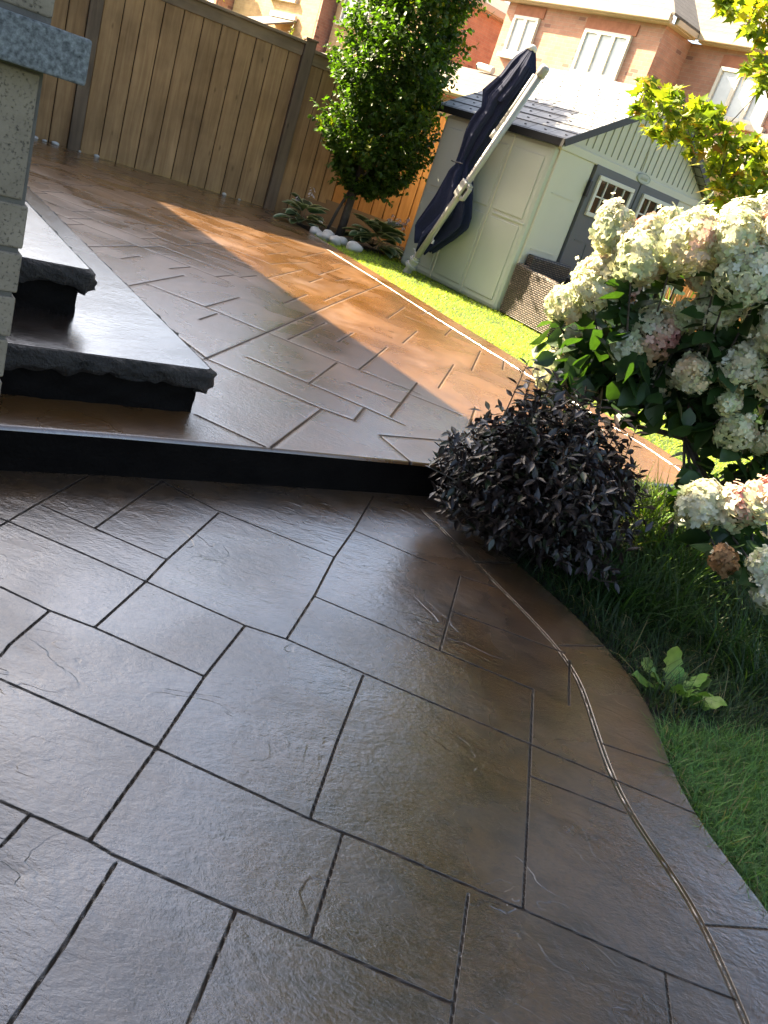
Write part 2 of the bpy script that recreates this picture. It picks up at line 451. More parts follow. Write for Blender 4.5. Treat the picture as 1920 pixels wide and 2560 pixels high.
M['bark'] = simple('bark', (.075, .062, .052), .85, .3, .35, 16, .8, .012)
M['stem'] = simple('green_stem', (.10, .12, .05), .7, .3, .2, 16, .2)
M['wood'] = wood_mat('fence_wood', (.27, .155, .068), (.43, .265, .126))
M['wood_orange'] = wood_mat('cedar_wood', (.40, .165, .042), (.56, .255, .075))
M['wood_post'] = wood_mat('post_wood', (.12, .084, .054), (.20, .142, .092))
M['wood_rail'] = wood_mat('rail_wood', (.20, .142, .085), (.31, .22, .138), .75, 0)
M['white'] = simple('white_frame', (.62, .58, .50), .45, .5, .04, 4, .02)
M['stone_white'] = simple('white_stone', (.50, .48, .45), .7, .4, .15, 14, .5, .006)
M['granite'] = simple('stone_band', (.23, .235, .235), .8, .4, .75, 120, 1.0, .006)
M['own_brick'] = brick_mat('tan_brick', (.22, .17, .13), (.30, .24, .18), (.20, .19, .18), .257, .09, .011)
M['red_brick'] = brick_mat('red_brick', (.42, .215, .150), (.50, .27, .185), (.46, .33, .25), .215, .072, .010, .9, (.20, .10, .08), .05)
M['lit_yel_brick'] = brick_mat('sunlit_buff_brick', (.46, .29, .15), (.54, .36, .19), (.50, .36, .22), .215, .072, .010, .9)  # yellow of brick in full sun, put into the brick colour
M['shingle'] = shingle_mat('roof_shingle', (.115, .098, .082), (.15, .128, .108), (.07, .06, .05))
M['fascia'] = simple('cream_fascia', (.48, .37, .25), .5, .4, .05, 2, .02)
M['glass'] = glass_mat('window_glass', (.34, .37, .40), .06)
M['darkglass'] = glass_mat('dark_window_glass', (.012, .014, .014), .06)
M['shed'] = simple('shed_resin', (.47, .485, .415), .55, .35, .03, 3, .06, .002)
M['shed_trim'] = simple('shed_trim', (.57, .535, .43), .5, .35, .03, 3, .05, .002)
M['shed_door'] = simple('shed_door', (.115, .115, .12), .5, .35, .06, 3, .05, .002)
M['black'] = simple('black_metal', (.012, .012, .013), .45, .5, .1, 8, .05)
M['alu'] = simple('painted_aluminium', (.36, .355, .34), .35, .5, .04, 5, .02, .002, .15)
M['navy'] = simple('navy_fabric', (.012, .017, .045), .85, .25, .2, 60, .4, .003)
M['card'] = simple('cardboard', (.22, .135, .075), .85, .2, .08, 5, .1)
M['label'] = simple('sticker', (.55, .60, .62), .5, .4, .03, 5, 0)
M['ink'] = simple('sticker_ink', (.05, .09, .16), .5, .4, .03, 5, 0)
M['shed_roof'] = shingle_mat('shed_roof_tiles', (.30, .297, .29), (.37, .365, .36), (.07, .07, .07), .30, .078, .6)

# ------------------------------------------------------------------ ground plan (metres, camera above the origin)
ZU = 0.17
LOW_OUT = np.array([(-3.0, 1.15), (-1.0, 1.30), (.6, 1.42), (1.0, 1.42), (1.3, 1.36), (1.5, 1.30), (1.67, 1.235), (1.83, 1.16), (1.93, 1.12), (2.04, 1.092), (2.19, 1.072), (2.39, 1.066), (2.48, 1.05), (2.6, 1.02), (2.73, .962), (2.84, .905), (2.99, .80), (3.2, .63), (3.4, .46), (3.6, .30), (3.9, .06), (4.3, -.25)])   # (y, x)
LOWJ = np.array([[-1.099, 2.182, -0.829, 2.153], [-0.829, 2.153, -0.6, 2.122], [-0.6, 2.122, -0.272, 2.079], [-0.272, 2.079, -0.143, 2.085], [-0.143, 2.085, 0.166, 2.046], [0.166, 2.046, 0.621, 1.997], [0.621, 1.997, 0.86, 1.974], [0.86, 1.974, 1.128, 1.949], [-0.905, 1.855, -0.751, 1.83], [-0.751, 1.83, -0.621, 1.826], [-0.621, 1.826, -0.297, 1.788], [-0.709, 1.522, -0.351, 1.487], [-0.351, 1.487, 0.075, 1.435], [0.075, 1.435, 0.251, 1.425], [0.251, 1.425, 0.577, 1.395], [0.577, 1.395, 0.903, 1.362], [0.903, 1.362, 1.059, 1.357], [-0.519, 1.201, -0.327, 1.184], [-0.327, 1.184, -0.264, 1.171], [-0.264, 1.171, -0.01, 1.149], [-0.01, 1.149, 0.141, 1.141], [0.141, 1.141, 0.432, 1.114], [-0.819, 2.808, -0.587, 2.736], [-0.587, 2.736, -0.114, 2.698], [-0.087, 2.978, 0.26, 2.933], [-1.05, 2.34, -0.855, 2.315], [-0.855, 2.315, -0.597, 2.283], [-0.12, 2.38, 0.124, 2.353], [0.124, 2.353, 0.32, 2.322], [0.32, 2.322, 0.636, 2.29], [0.34, 2.61, 0.764, 2.599], [0.364, 2.913, 0.505, 2.923], [0.612, 1.856, 0.885, 1.845], [0.852, 2.128, 1.07, 2.14], [1.036, 1.543, 1.21, 1.602], [0.752, 2.641, 0.941, 2.76], [0.418, 3.084, 0.593, 3.221], [-1.041, 2.649, -1.063, 2.349], [-1.063, 2.349, -1.074, 2.139], [-0.826, 2.814, -0.855, 2.315], [-0.568, 2.721, -0.597, 2.283], [-0.597, 2.283, -0.6, 2.122], [-0.6, 2.122, -0.621, 1.828], [-0.067, 3.394, -0.088, 2.985], [-0.088, 2.985, -0.114, 2.698], [-0.114, 2.698, -0.122, 2.388], [-0.122, 2.388, -0.144, 2.087], [-0.75, 1.829, -0.757, 1.644], [-0.757, 1.644, -0.751, 1.593], [-0.272, 2.079, -0.297, 1.788], [-0.297, 1.788, -0.305, 1.513], [-0.305, 1.513, -0.323, 1.186], [0.103, 2.04, 0.085, 1.727], [0.085, 1.727, 0.075, 1.435], [0.154, 1.428, 0.141, 1.141], [0.451, 1.385, 0.44, 1.231], [0.44, 1.231, 0.429, 1.074], [0.636, 2.29, 0.617, 1.995], [0.617, 1.995, 0.597, 1.681], [0.597, 1.681, 0.577, 1.395], [0.361, 2.907, 0.34, 2.61], [0.34, 2.61, 0.32, 2.324], [0.781, 2.557, 0.756, 2.272], [0.899, 1.358, 0.888, 1.24], [-0.01, 1.149, -0.02, 0.911], [-0.257, 1.156, -0.264, 0.96], [-0.264, 0.96, -0.277, 0.818], [-0.453, 1.187, -0.461, 1.104]])
LOWG = np.array([[0.052, 3.551], [0.14, 3.455], [0.273, 3.274], [0.466, 3.011], [0.652, 2.758], [0.78, 2.548], [0.817, 2.371], [0.837, 2.159], [0.863, 1.96], [0.904, 1.832], [0.959, 1.708], [1.018, 1.587], [1.037, 1.477], [1.056, 1.401], [1.065, 1.304]])
UPJ = np.array([[-1.083, 3.927, -1.003, 5.124], [-1.003, 5.124, -0.978, 5.509], [-0.978, 5.509, -0.91, 6.551], [-0.91, 6.551, -0.774, 8.41], [-1.841, 5.011, -1.442, 4.971], [-1.442, 4.971, -1.002, 4.877], [-1.002, 4.877, -0.568, 4.791], [-0.568, 4.791, -0.418, 4.773], [-1.359, 4.628, -1.345, 4.907], [-1.442, 4.971, -1.401, 5.546], [-1.87, 4.828, -1.823, 5.609], [-2.2, 5.445, -2.192, 5.729], [-1.301, 4.137, -1.065, 3.937], [-1.065, 3.937, -0.673, 3.857], [-0.673, 3.857, -0.446, 3.805], [-0.446, 3.805, -0.277, 3.804], [-0.947, 4.223, -0.586, 4.145], [-0.586, 4.145, -0.269, 4.074], [-0.852, 3.147, -0.533, 3.071], [-0.509, 3.088, -0.445, 3.799], [-0.586, 4.145, -0.552, 4.758], [-0.28, 3.799, -0.269, 4.074], [-0.129, 4.076, -0.072, 4.965], [-0.141, 3.719, 0.229, 4.049], [-0.131, 3.704, 0.037, 3.503], [-0.418, 4.425, -0.118, 4.389], [-0.109, 4.642, 0.222, 4.585], [0.305, 4.877, 0.28, 4.371], [-0.418, 4.773, -0.359, 5.644], [-0.646, 5.287, -0.618, 5.714], [0.061, 5.014, 0.115, 5.846], [-0.889, 4.891, -0.822, 5.718], [-1.165, 5.876, -1.133, 6.474], [-0.992, 6.48, -0.943, 7.373], [-1.24, 7.052, -1.219, 7.497], [-0.493, 6.699, -0.444, 7.534], [-0.279, 5.961, -0.237, 6.594], [0.247, 5.856, 0.297, 6.734], [-0.015, 6.84, 0.02, 7.272], [0.483, 6.278, 0.498, 6.668], [-1.485, 6.592, -1.425, 7.555], [-1.6, 8.299, -1.546, 9.229], [-1.798, 7.704, -1.744, 8.276], [-1.275, 7.598, -1.228, 8.473], [-0.269, 4.074, -0.053, 4.018], [-1.591, 4.373, -1.301, 4.137], [-0.418, 4.773, -0.034, 4.723]])
UPG = np.array([[-2.565, 10.782], [-2.121, 10.203], [-1.69, 9.628], [-0.774, 8.41], [-0.155, 7.538], [0.69, 6.425], [0.994, 6.061], [1.285, 5.68], [1.448, 5.467], [1.642, 5.157], [1.764, 4.91]])
def low_x(y): 
    # smooth interpolation of the lower patio's outer edge
    ys = np.linspace(-3, 4.3, 400); xs = np.interp(ys, LOW_OUT[:, 0], LOW_OUT[:, 1])
    k = np.exp(-np.linspace(-2, 2, 13) ** 2); k /= k.sum()
    xs = np.concatenate([np.full(6, xs[0]), xs, np.full(6, xs[-1])]); xs = np.convolve(xs, k, 'valid')
    return np.interp(y, ys, xs)
O_UP = np.array([1.94, 5.07]); E_UP = np.array([math.sin(R(51)), math.cos(R(51))]); N_UP = np.array([-E_UP[1], E_UP[0]])
def up_uv(P): d = np.asarray(P) - O_UP; return d @ E_UP, d @ N_UP
UPO = np.array([up_uv(p) for p in [(1.94, 5.07), (1.60, 5.58), (1.30, 6.0), (1.04, 6.35), (.74, 6.78), (.30, 7.38), (-.24, 8.10), (-.80, 8.85), (-1.44, 9.72), (-1.95, 10.41), (-2.35, 10.94), (-2.73, 11.38), (-3.4, 12.2)]])
UPF = np.array(sorted([tuple(up_uv(p)) for p in [(-4.2, .05), (-2.2, 1.70), (-1.28, 2.45), (-.99, 2.70), (-.52, 3.08), (.04, 3.52), (.11, 3.57), (1.28, 4.53), (1.94, 5.07)]]))
def up_u(t): return np.interp(t, UPO[:, 1], UPO[:, 0])
def up_f(u): return np.interp(u, UPF[:, 0], UPF[:, 1])
F0 = np.array([-2.9, 11.43]); FE = np.array([math.sin(R(61)), math.cos(R(61))]); FN = np.array([FE[1], -FE[0]])   # fence line; FN points at the patio

def segdist(P, S, pad=.06):
    d = np.full(len(P), 9.0, dtype=np.float32)
    P = P.astype(np.float32)
    for x0, y0, x1, y1 in S:
        a = np.array([x0, y0], np.float32); b = np.array([x1, y1], np.float32); ab = b - a; L = float(ab @ ab) + 1e-9
        lo = np.minimum(a, b) - pad; hi = np.maximum(a, b) + pad
        k = np.nonzero((P[:, 0] > lo[0]) & (P[:, 0] < hi[0]) & (P[:, 1] > lo[1]) & (P[:, 1] < hi[1]))[0]
        if not len(k): continue
        q = P[k] - a; t = np.clip(q @ ab / L, 0, 1)
        d[k] = np.minimum(d[k], np.linalg.norm(q - t[:, None] * ab, axis=1))
    return d
def spline(P, n=8):
    P = np.asarray(P); out = []
    for i in range(len(P) - 1):
        p0, p1, p2, p3 = P[max(i - 1, 0)], P[i], P[i + 1], P[min(i + 2, len(P) - 1)]
        for t in np.arange(n) / n:
            out.append(.5 * ((2 * p1) + (-p0 + p2) * t + (2 * p0 - 5 * p1 + 4 * p2 - p3) * t * t + (-p0 + 3 * p1 - 3 * p2 + p3) * t ** 3))
    out.append(P[-1]); return np.array(out)
def polyseg(P): return np.concatenate([P[:-1], P[1:]], axis=1)

def gridfaces(nr, nc):
    i = np.arange(nr - 1)[:, None] * nc + np.arange(nc - 1)[None]
    return np.stack([i, i + 1, i + 1 + nc, i + nc], -1).reshape(-1, 4)

# ---- lower patio
ys = np.concatenate([np.arange(-2.5, .72, .05), np.arange(.72, 3.7, .0055), np.arange(3.7, 4.2, .03)])
t0 = np.concatenate([np.linspace(0, .30, 14)[:-1], np.linspace(.30, 1.0, 560)])
XR = low_x(ys); XL = -3.6
X = XL + (XR[:, None] - .012 - XL) * t0[None]; Y = np.repeat(ys[:, None], len(t0), 1); Z = np.zeros_like(X)
lip = [(.004, -.001), (.009, -.004), (.012, -.010), (.012, -.16)]
X = np.concatenate([X] + [(XR - .012 + a)[:, None] for a, b in lip], 1); Y = np.concatenate([Y] + [ys[:, None]] * 4, 1)
Z = np.concatenate([Z] + [np.full((len(ys), 1), b) for a, b in lip], 1)
V = np.stack([X, Y, Z], -1).reshape(-1, 3)
extra = []
jd = segdist(V[:, :2], LOWJ)
gl_ = spline(np.vstack([LOWG, [[1.09, 1.1], [1.10, .6], [1.05, -.4]]]))
gp_ = np.concatenate([np.repeat(gl_[:1], 7, 0), gl_, np.repeat(gl_[-1:], 7, 0)])
gl_ = np.stack([np.convolve(gp_[:, i], np.ones(15) / 15, 'valid') for i in range(2)], 1)
bd = segdist(V[:, :2], polyseg(gl_))
o = npmesh('lower_patio', V, gridfaces(len(ys), len(t0) + 4), M['patio'], attrs={'jd': jd, 'bd': bd}, sm=True)
tag(o, 'grey brown stamped concrete patio in the foreground', 'patio', kind='structure')

# ---- upper patio
g_ = rng(7)
tt = [0.0]
while tt[-1] < 10.4: tt.append(tt[-1] + .007 + .0009 * tt[-1])
tt = np.array(tt)
su = np.concatenate([np.linspace(0, .28, 60)[:-1], np.linspace(.28, 1.0, 640)])
UR = up_u(tt); UL = -8.2
U = UL + (UR[:, None] - .012 - UL) * su[None]
U = np.concatenate([U] + [(UR - .012 + a)[:, None] for a, b in lip], 1)
T = np.repeat(tt[:, None], U.shape[1], 1)
Z = np.zeros_like(U); 
for k, (a, b) in enumerate(lip): Z[:, len(su) + k] = b
def up_xyz(U, T, Z):
    f = up_f(U) * np.clip(1 - T / 2.0, 0, 1)
    P = O_UP + U[..., None] * E_UP + (T + f)[..., None] * N_UP
    fd = (P - F0) @ FN
    P = np.where(fd[..., None] < .02, P + FN * (.02 - fd)[..., None], P)
    return np.concatenate([P, (ZU + Z)[..., None]], -1)
body = up_xyz(U, T, Z)
# front lip: rounded nose, then the riser face
Uf = U[0]
nose = [(.0, 0), (-.004, -.001), (-.010, -.006), (-.013, -.014)]
rows = [up_xyz(Uf[None], np.full((1, len(Uf)), a), np.minimum(Z[0], b)[None]) for a, b in reversed(nose)]
V = np.concatenate(rows[:-1] + [body], 0)
nr, nc = V.shape[:2]
F = gridfaces(nr, nc)
V = V.reshape(-1, 3)
fd = (V[:, :2] - F0) @ FN
keep = (fd[F] > .0201).any(1); F = F[keep]
# joints farther off: the stamp runs on at 100 degrees
pe = np.array([math.sin(R(99)), math.cos(R(99))]); qe = np.array([math.sin(R(9)), math.cos(R(9))])
far = []
q = 5.0
while q < 13:
    hgt = g_.choice([.30, .42, .6]); pp = -8 + g_.uniform(0, .5)
    far.append((*(pe * -8 + qe * q), *(pe * 4 + qe * q)))
    while pp < 4:
        far.append((*(pe * pp + qe * q), *(pe * pp + qe * (q + hgt))))
        pp += g_.choice([.45, .62, .85])
    q += hgt
far2 = []
for s_ in far:
    a, b = np.array(s_[:2]), np.array(s_[2:])
    n_ = max(1, int(np.linalg.norm(b - a) / .25))
    for k in range(n_):
        p0 = a + (b - a) * k / n_; p1 = a + (b - a) * (k + 1) / n_; mid = (p0 + p1) / 2
        d = segdist(mid[None], np.array([(x0 - .0, y0 - .0, x1, y1) for x0, y0, x1, y1 in UPJ]), .3)[0]
        lim = 5.05 + .2 * 0 if mid[0] < -1.5 else 6.9
        if mid[1] > lim and d > .17: far2.append((*p0, *p1))
gseg = spline(UPG)
allj = np.vstack([UPJ, np.array(far2)])
# no joints across the plain border band
uvm = np.array([up_uv(((s_[0] + s_[2]) / 2, (s_[1] + s_[3]) / 2)) for s_ in allj])
guv = np.array([up_uv(p) for p in gseg])
guv = guv[np.argsort(guv[:, 1])]
allj = allj[uvm[:, 0] < np.interp(uvm[:, 1], guv[:, 1], guv[:, 0]) + .02]
cross = np.array([(*(p), *(p + E_UP * .26)) for p in gseg[6::13]])
jd = segdist(V[:, :2], np.vstack([allj, cross]))
bd = segdist(V[:, :2], polyseg(gseg))
o = npmesh('upper_patio', V, F, M['patio_up'], attrs={'jd': jd, 'bd': bd}, sm=True)
tag(o, 'raised stamped concrete patio with a sunlit orange band', 'patio', kind='structure')
# riser face under the nose (charcoal stained), one long kerb with a vertical joint
mb = []
us = np.linspace(UL, float(UR[0]) - .013, 420)
prof = [(-.011, -.016), (-.008, -.03), (-.004, -.06), (-.002, -.10), (0, -.14), (.002, -.175), (.002, -.30)]
gg = rng(3); ph = gg.uniform(0, 6, 6)
RV = []
for a, b in prof:
    w = .0025 * (np.sin(us * 9 + ph[0] + b * 40) + np.sin(us * 23 + ph[1] - b * 60) * .6) * (1 if b > -.17 else .3)
    P = up_xyz(us[None], np.full((1, len(us)), a) + w[None], np.full((1, len(us)), b))
    RV.append(P[0])
RV = np.stack(RV)
uj = up_uv((-.53, 3.07))[0]
RV[:, :, :2] += N_UP * (.010 * np.exp(-((us - uj) / .010) ** 2))[None, :, None]
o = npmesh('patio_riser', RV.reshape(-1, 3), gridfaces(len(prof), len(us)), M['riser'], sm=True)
tag(o, 'dark riser along the front of the raised patio', 'riser', kind='structure')

# ---- lawn and beds: one ground sheet out to the horizon
def ground_z(X, Y):
    u, t = (X - O_UP[0]) * E_UP[0] + (Y - O_UP[1]) * E_UP[1], (X - O_UP[0]) * N_UP[0] + (Y - O_UP[1]) * N_UP[1]
    s = np.clip((t + .95) / .95, 0, 1); s = s * s * (3 - 2 * s)
    ox = X - low_x(np.clip(Y, -3, 4.3))
    e = np.clip((ox - .02) / .45, 0, 1)
    z = -.035 + (.145 + .035) * s * np.where(t > -.02, 1, e)
    inlow = (ox < -.05) & (t < .04)
    inup = (t > .05) & (u < up_u(np.clip(t, 0, 10)) - .06)
    z = np.where(inlow | inup, -.12, z)
    return z
axx = np.unique(np.concatenate([[-900, -300, -120, -60, -30, -16], np.arange(-10, 8.01, .09), [10, 14, 20, 30, 60, 120, 300, 900]]))
axy = np.unique(np.concatenate([[-900, -300, -120, -60, -30, -16, -8, -5], np.arange(-3, 15.01, .09), [18, 22, 30, 45, 70, 120, 300, 900]]))
GX, GY = np.meshgrid(axx, axy)
GZ = ground_z(GX, GY)
def bed_mask(X, Y):
    t = (X - O_UP[0]) * N_UP[0] + (Y - O_UP[1]) * N_UP[1]
    ox = X - low_x(np.clip(Y, -3, 4.3))
    a = (t < .05) & (ox > -.3) & (Y > 2.35 + (X - 1.1) * .45) & (X < 3.2)
    fd = (X - F0[0]) * FN[0] + (Y - F0[1]) * FN[1]; fu = (X - F0[0]) * FE[0] + (Y - F0[1]) * FE[1]
    b = (fd < 1.1) & (fu > -.2) & (fu < 2.6) & (fd > -.2)
    return (a | b).astype(float)
bm_ = bed_mask(GX, GY)
mg, nt, nd, lk, p = mat_new('lawn_ground')
at = N(nt, 'ShaderNodeAttribute'); at.attribute_name = 'bed'
v = objco(nt)
r1 = ramp(nt, [(.3, (.030, .060, .010)), (.7, (.065, .115, .018))]); lk.new(noise(nt, v, 4, 6), r1.inputs[0])
r2 = ramp(nt, [(.3, (.012, .009, .007)), (.7, (.040, .030, .022))]); lk.new(noise(nt, v, 18, 6), r2.inputs[0])
lk.new(mixc(nt, at.outputs['Fac'], r1.outputs[0], r2.outputs[0]), p.inputs['Base Color']); p.inputs['Roughness'].default_value = .95
lk.new(bump(nt, noise(nt, v, 50, 5), 1.0, .02), p.inputs['Normal'])
o = npmesh('lawn', np.stack([GX, GY, GZ], -1).reshape(-1, 3), gridfaces(len(axy), len(axx)), mg, attrs={'bed': bm_.ravel()}, sm=True)
tag(o, 'green lawn and dark planting soil around the patios', 'lawn', kind='structure')

# ------------------------------------------------------------------ steps up to the house door
DA = np.array([math.sin(R(-41)), math.cos(R(-41))]); DN = np.array([math.sin(R(49)), math.cos(R(49))])
PC = np.array([-.93, 1.77])                     # corner of the house we look past
NW = float(PC @ DN); AW = float(PC @ DA)
def hpt(n, a, z): return (*(DN * n + DA * a), z)
steps = empty('stone_steps', hpt(NW + .3, 3.2, ZU), R(41), 'two wet stone steps with rough rock face edges leading to the house door', 'steps')
inv = steps.matrix_basis.inverted()
def rock_tread(n0, n1, a0, a1, ztop, thick, seed, name):
    """slab with flat wet top and rough hewn edge on the two open sides"""
    g = rng(seed)
    # outline along the open edge: from (n0,a0) along n to (n1,a0), round the corner, then along a to (n1,a1)
    path = []; rc = .025
    k = int((n1 - n0 - rc) / .012); path += [((n0 + (n1 - rc - n0) * i / k, a0), (0, -1)) for i in range(k)]
    path += [((n1 - rc + rc * math.sin(x), a0 + rc - rc * math.cos(x)), (math.sin(x), -math.cos(x))) for x in np.linspace(0, math.pi / 2, 7)]
    k2 = int((a1 - a0 - rc) / .012); path += [((n1, a0 + rc + (a1 - a0 - rc) * i / k2), (1, 0)) for i in range(1, k2 + 1)]
    L = len(path); s = np.arange(L) * .012
    def wav(f, sc): 
        x = np.interp(s, np.arange(0, s[-1] + f, f), g.normal(0, 1, len(np.arange(0, s[-1] + f, f)))); return x * sc
    low = wav(.05, .010) + wav(.17, .009)
    prof = [(-.012, 0), (-.003, -.003), (.006, -.012), (.013, -.026), (.014, -.042), (.012, -.058), (.006, -.072), (-.006, -.084), (-.05, -.088)]
    ring = []
    for j, (d, z) in enumerate(prof):
        rough = (wav(.022, .0055) + wav(.06, .007)) * (0 if j == 0 else (.25 if j == 1 else 1))
        zz = z * thick / .088 + (low * (j / 8) if j > 2 else 0) + (wav(.03, .003) if 1 < j < 8 else 0)
        ring.append([(*(np.array(pt) + np.array(nn) * (d + r_)), ztop + z_) for (pt, nn), r_, z_ in zip(path, rough, np.broadcast_to(zz, (L,)))])
    W = np.array(ring); V3 = np.concatenate([W[..., 0:1] * DN[0] + W[..., 1:2] * DA[0], W[..., 0:1] * DN[1] + W[..., 1:2] * DA[1], W[..., 2:3]], -1)
    V3 = V3.reshape(-1, 3)
    V3 = np.array([inv @ Vector(q_) for q_ in V3])
    o_ = npmesh(name, V3, gridfaces(len(prof), L), M['rock'], steps, sm=True)
    o_['label'] = 'rough dark rock face edge of a step'
    # top sheet as a fine grid (stained and sealed like the patio)
    na = np.concatenate([np.linspace(n0, n1 - .06, 60), np.linspace(n1 - .06, n1 - .012, 12)[1:]])
    aa = np.concatenate([np.linspace(a0 + .012, a0 + .06, 12), np.linspace(a0 + .06, a1, 220)[1:]])
    A_, B_ = np.meshgrid(na, aa)
    # round the outer corner
    cx, cy, r0 = n1 - .037 + .0, a0 + .037, .025
    dx = np.maximum(A_ - cx, 0); dy = np.maximum(cy - B_, 0); d = np.hypot(dx, dy); f = np.where(d > r0, r0 / np.maximum(d, 1e-6), 1)
    both = (dx > 0) & (dy > 0)
    A2 = np.where(both, cx + dx * f, A_); B2 = np.where(both, cy - dy * f, B_)
    V4 = np.stack([A2 * DN[0] + B2 * DA[0], A2 * DN[1] + B2 * DA[1], np.full(A2.shape, ztop + .0005)], -1).reshape(-1, 3)
    V4 = np.array([inv @ Vector(q_) for q_ in V4])
    far_ = np.full(len(V4), 9.0)
    return npmesh(name.replace('rock_edge', 'tread'), V4, gridfaces(len(aa), len(na)), M['patio_tread'], steps, attrs={'jd': far_, 'bd': far_}, sm=True)
M['patio_tread'] = patio_mat('sealed_tread', ((.030, .020, .014), (.060, .035, .022)), grey=(.05, .045, .045), rough=.09, rel=.35, gr=.8, coat=1.0, crough=.06, cior=2.6)
Z1, Z2 = .37, .57
AEND = 6.3
rock_tread(NW - .02, 1.45, 2.915, AEND, Z1, .088, 11, 'rock_edge')
rock_tread(NW - .02, 1.055, 3.34, AEND, Z2, .088, 12, 'rock_edge')
def step_riser(n1, a0, z0, z1, seed):
    g = rng(seed); n_ = int((n1 - NW) / .02); L = []
    path = [(NW - .02 + (n1 - NW + .02) * i / n_, a0) for i in range(n_ + 1)] + [(n1, a0 + (AEND - .05 - a0) * i / 120) for i in range(1, 121)]
    ring = []
    ph = g.uniform(0, 6, 8)
    for z in np.linspace(z0, z1, 9):
        rr_ = []
        for i, (a, b) in enumerate(path):
            w = .004 * math.sin(i * .31 + z * 55 + ph[0]) + .003 * math.sin(i * .83 - z * 80 + ph[1]) + g.normal(0, .0012)
            rr_.append(inv @ Vector(hpt(a + (w if i > n_ else 0), b - (w if i <= n_ else 0), z)))
        ring.append(rr_)
    return npmesh('riser', np.array(ring).reshape(-1, 3), gridfaces(9, len(path)), M['riser'], steps, sm=True)
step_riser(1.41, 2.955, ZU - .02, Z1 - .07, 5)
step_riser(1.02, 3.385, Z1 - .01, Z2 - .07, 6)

# ------------------------------------------------------------------ own house (its corner stands at the left edge; its eave shades the patio)
house = empty('brick_house', hpt(NW, AW, 0), R(41), 'tan brick house corner with a grey stone band at the left edge', 'house')
# local frame: +x = out of the door wall (DN), +y = along it (DA)
mb = MB()
ze = 4.2
mb.box((-4.508, 10.12, 2.05), (9.0, 20.0, 4.3))
mb.build('wall', M['own_brick'], house)
mt_, nt, nd, lk, p = mat_new('tan_clay')
v = objco(nt)
r1 = ramp(nt, [(.3, (.165, .128, .090)), (.7, (.245, .192, .138))]); lk.new(noise(nt, v, 9, 5, .6), r1.inputs[0])
r2 = ramp(nt, [(.30, .30), (.44, 1.0)]); lk.new(noise(nt, v, 150, 4, .6), r2.inputs[0])
lk.new(mixc(nt, 1.0, r1.outputs[0], r2.outputs[0], 'MULTIPLY'), p.inputs['Base Color']); p.inputs['Roughness'].default_value = .9
lk.new(bump(nt, math_(nt, 'MULTIPLY_ADD', r2.outputs[0], .5, noise(nt, v, 40, 5)), .9, .004), p.inputs['Normal'])
M['tan_block'] = mt_
mb = MB()   # bricks of the near corner, laid one by one on the end wall
g = random.Random(3)
cr = bpy.data.materials
def brick_face(cx, cz, w, h_, d=.06):
    mb.box((cx, .075 + g.uniform(-.002, .002), cz), (w, .11 + g.uniform(-.004, .004), h_), bev=.004)
z = 0.0
BH, MJ, BW = .09, .011, .257
courses = []
while z + BH < 1.005:
    courses.append(z); z += BH + MJ
zs = z
for i, zc in enumerate(courses):
    x = 0.0 + g.uniform(-.004, .006); first = BW if i % 2 else BW * .52
    w = first
    while x > -1.3:
        brick_face(x - w / 2, zc + BH / 2, w, BH + g.uniform(-.003, .003)); x -= w + MJ; w = BW
x = 0.0 - .012
while x > -1.3:
    brick_face(x - .045, zs + .126, .088, .25); x -= .088 + .013
mb.build('brickwork', M['tan_block'], house); mb = MB()
zt = 1.355 + .012
i = 0
while zt < 2.6:
    x = -.002 + g.uniform(-.004, .004); w = BW if i % 2 else BW * .52
    while x > -1.3:
        brick_face(x - w / 2, zt + BH / 2, w, BH); x -= w + MJ; w = BW
    zt += BH + MJ; i += 1

o = mb.build('brickwork', M['tan_block'], house)
M['mortar'] = simple('mortar', (.12, .105, .09), .95, .2, .2, 20, .5, .004)
mb = MB(); mb.box((-.655, .074, .66), (1.30, .094, 1.45)); mb.build('mortar', M['mortar'], house)
mb = MB(); mb.box((-.655, .074, 2.0), (1.30, .094, 1.25)); mb.build('mortar', M['mortar'], house)
mb = MB(); mb.box((-.62, .055, 1.312), (1.36, .20, .086), bev=.006); mb.build('stone_band', M['granite'], house)
mb = MB()
x0, x1, y0, y1 = -9.56, .12, -.35, 20.5
mid = (x0 + x1) / 2; rz_ = ze + 5.6  # ridge of the unseen roof raised to block more western sky light
pts = [(x0, y0, ze), (x1, y0, ze), (x1, y1, ze), (x0, y1, ze), (mid, y0 + 4.5, rz_), (mid, y1 - 4.5, rz_)]
vs = [mb.bm.verts.new(p_) for p_ in pts]
for f_ in ((0, 1, 4), (1, 2, 5, 4), (2, 3, 5), (3, 0, 4, 5), (3, 2, 1, 0)): mb.bm.faces.new([vs[k] for k in f_])
mb.build('roof', M['shingle'], house)
mb = MB()
mb.box((x1 + .045, (y0 + y1) / 2, ze - .05), (.09, y1 - y0 + .18, .13)); mb.build('gutter', M['fascia'], house)
mb = MB(); mb.box((mid, y0 - .045, ze - .05), (x1 - x0, .09, .13))
mb.build('gutter', M['fascia'], house)

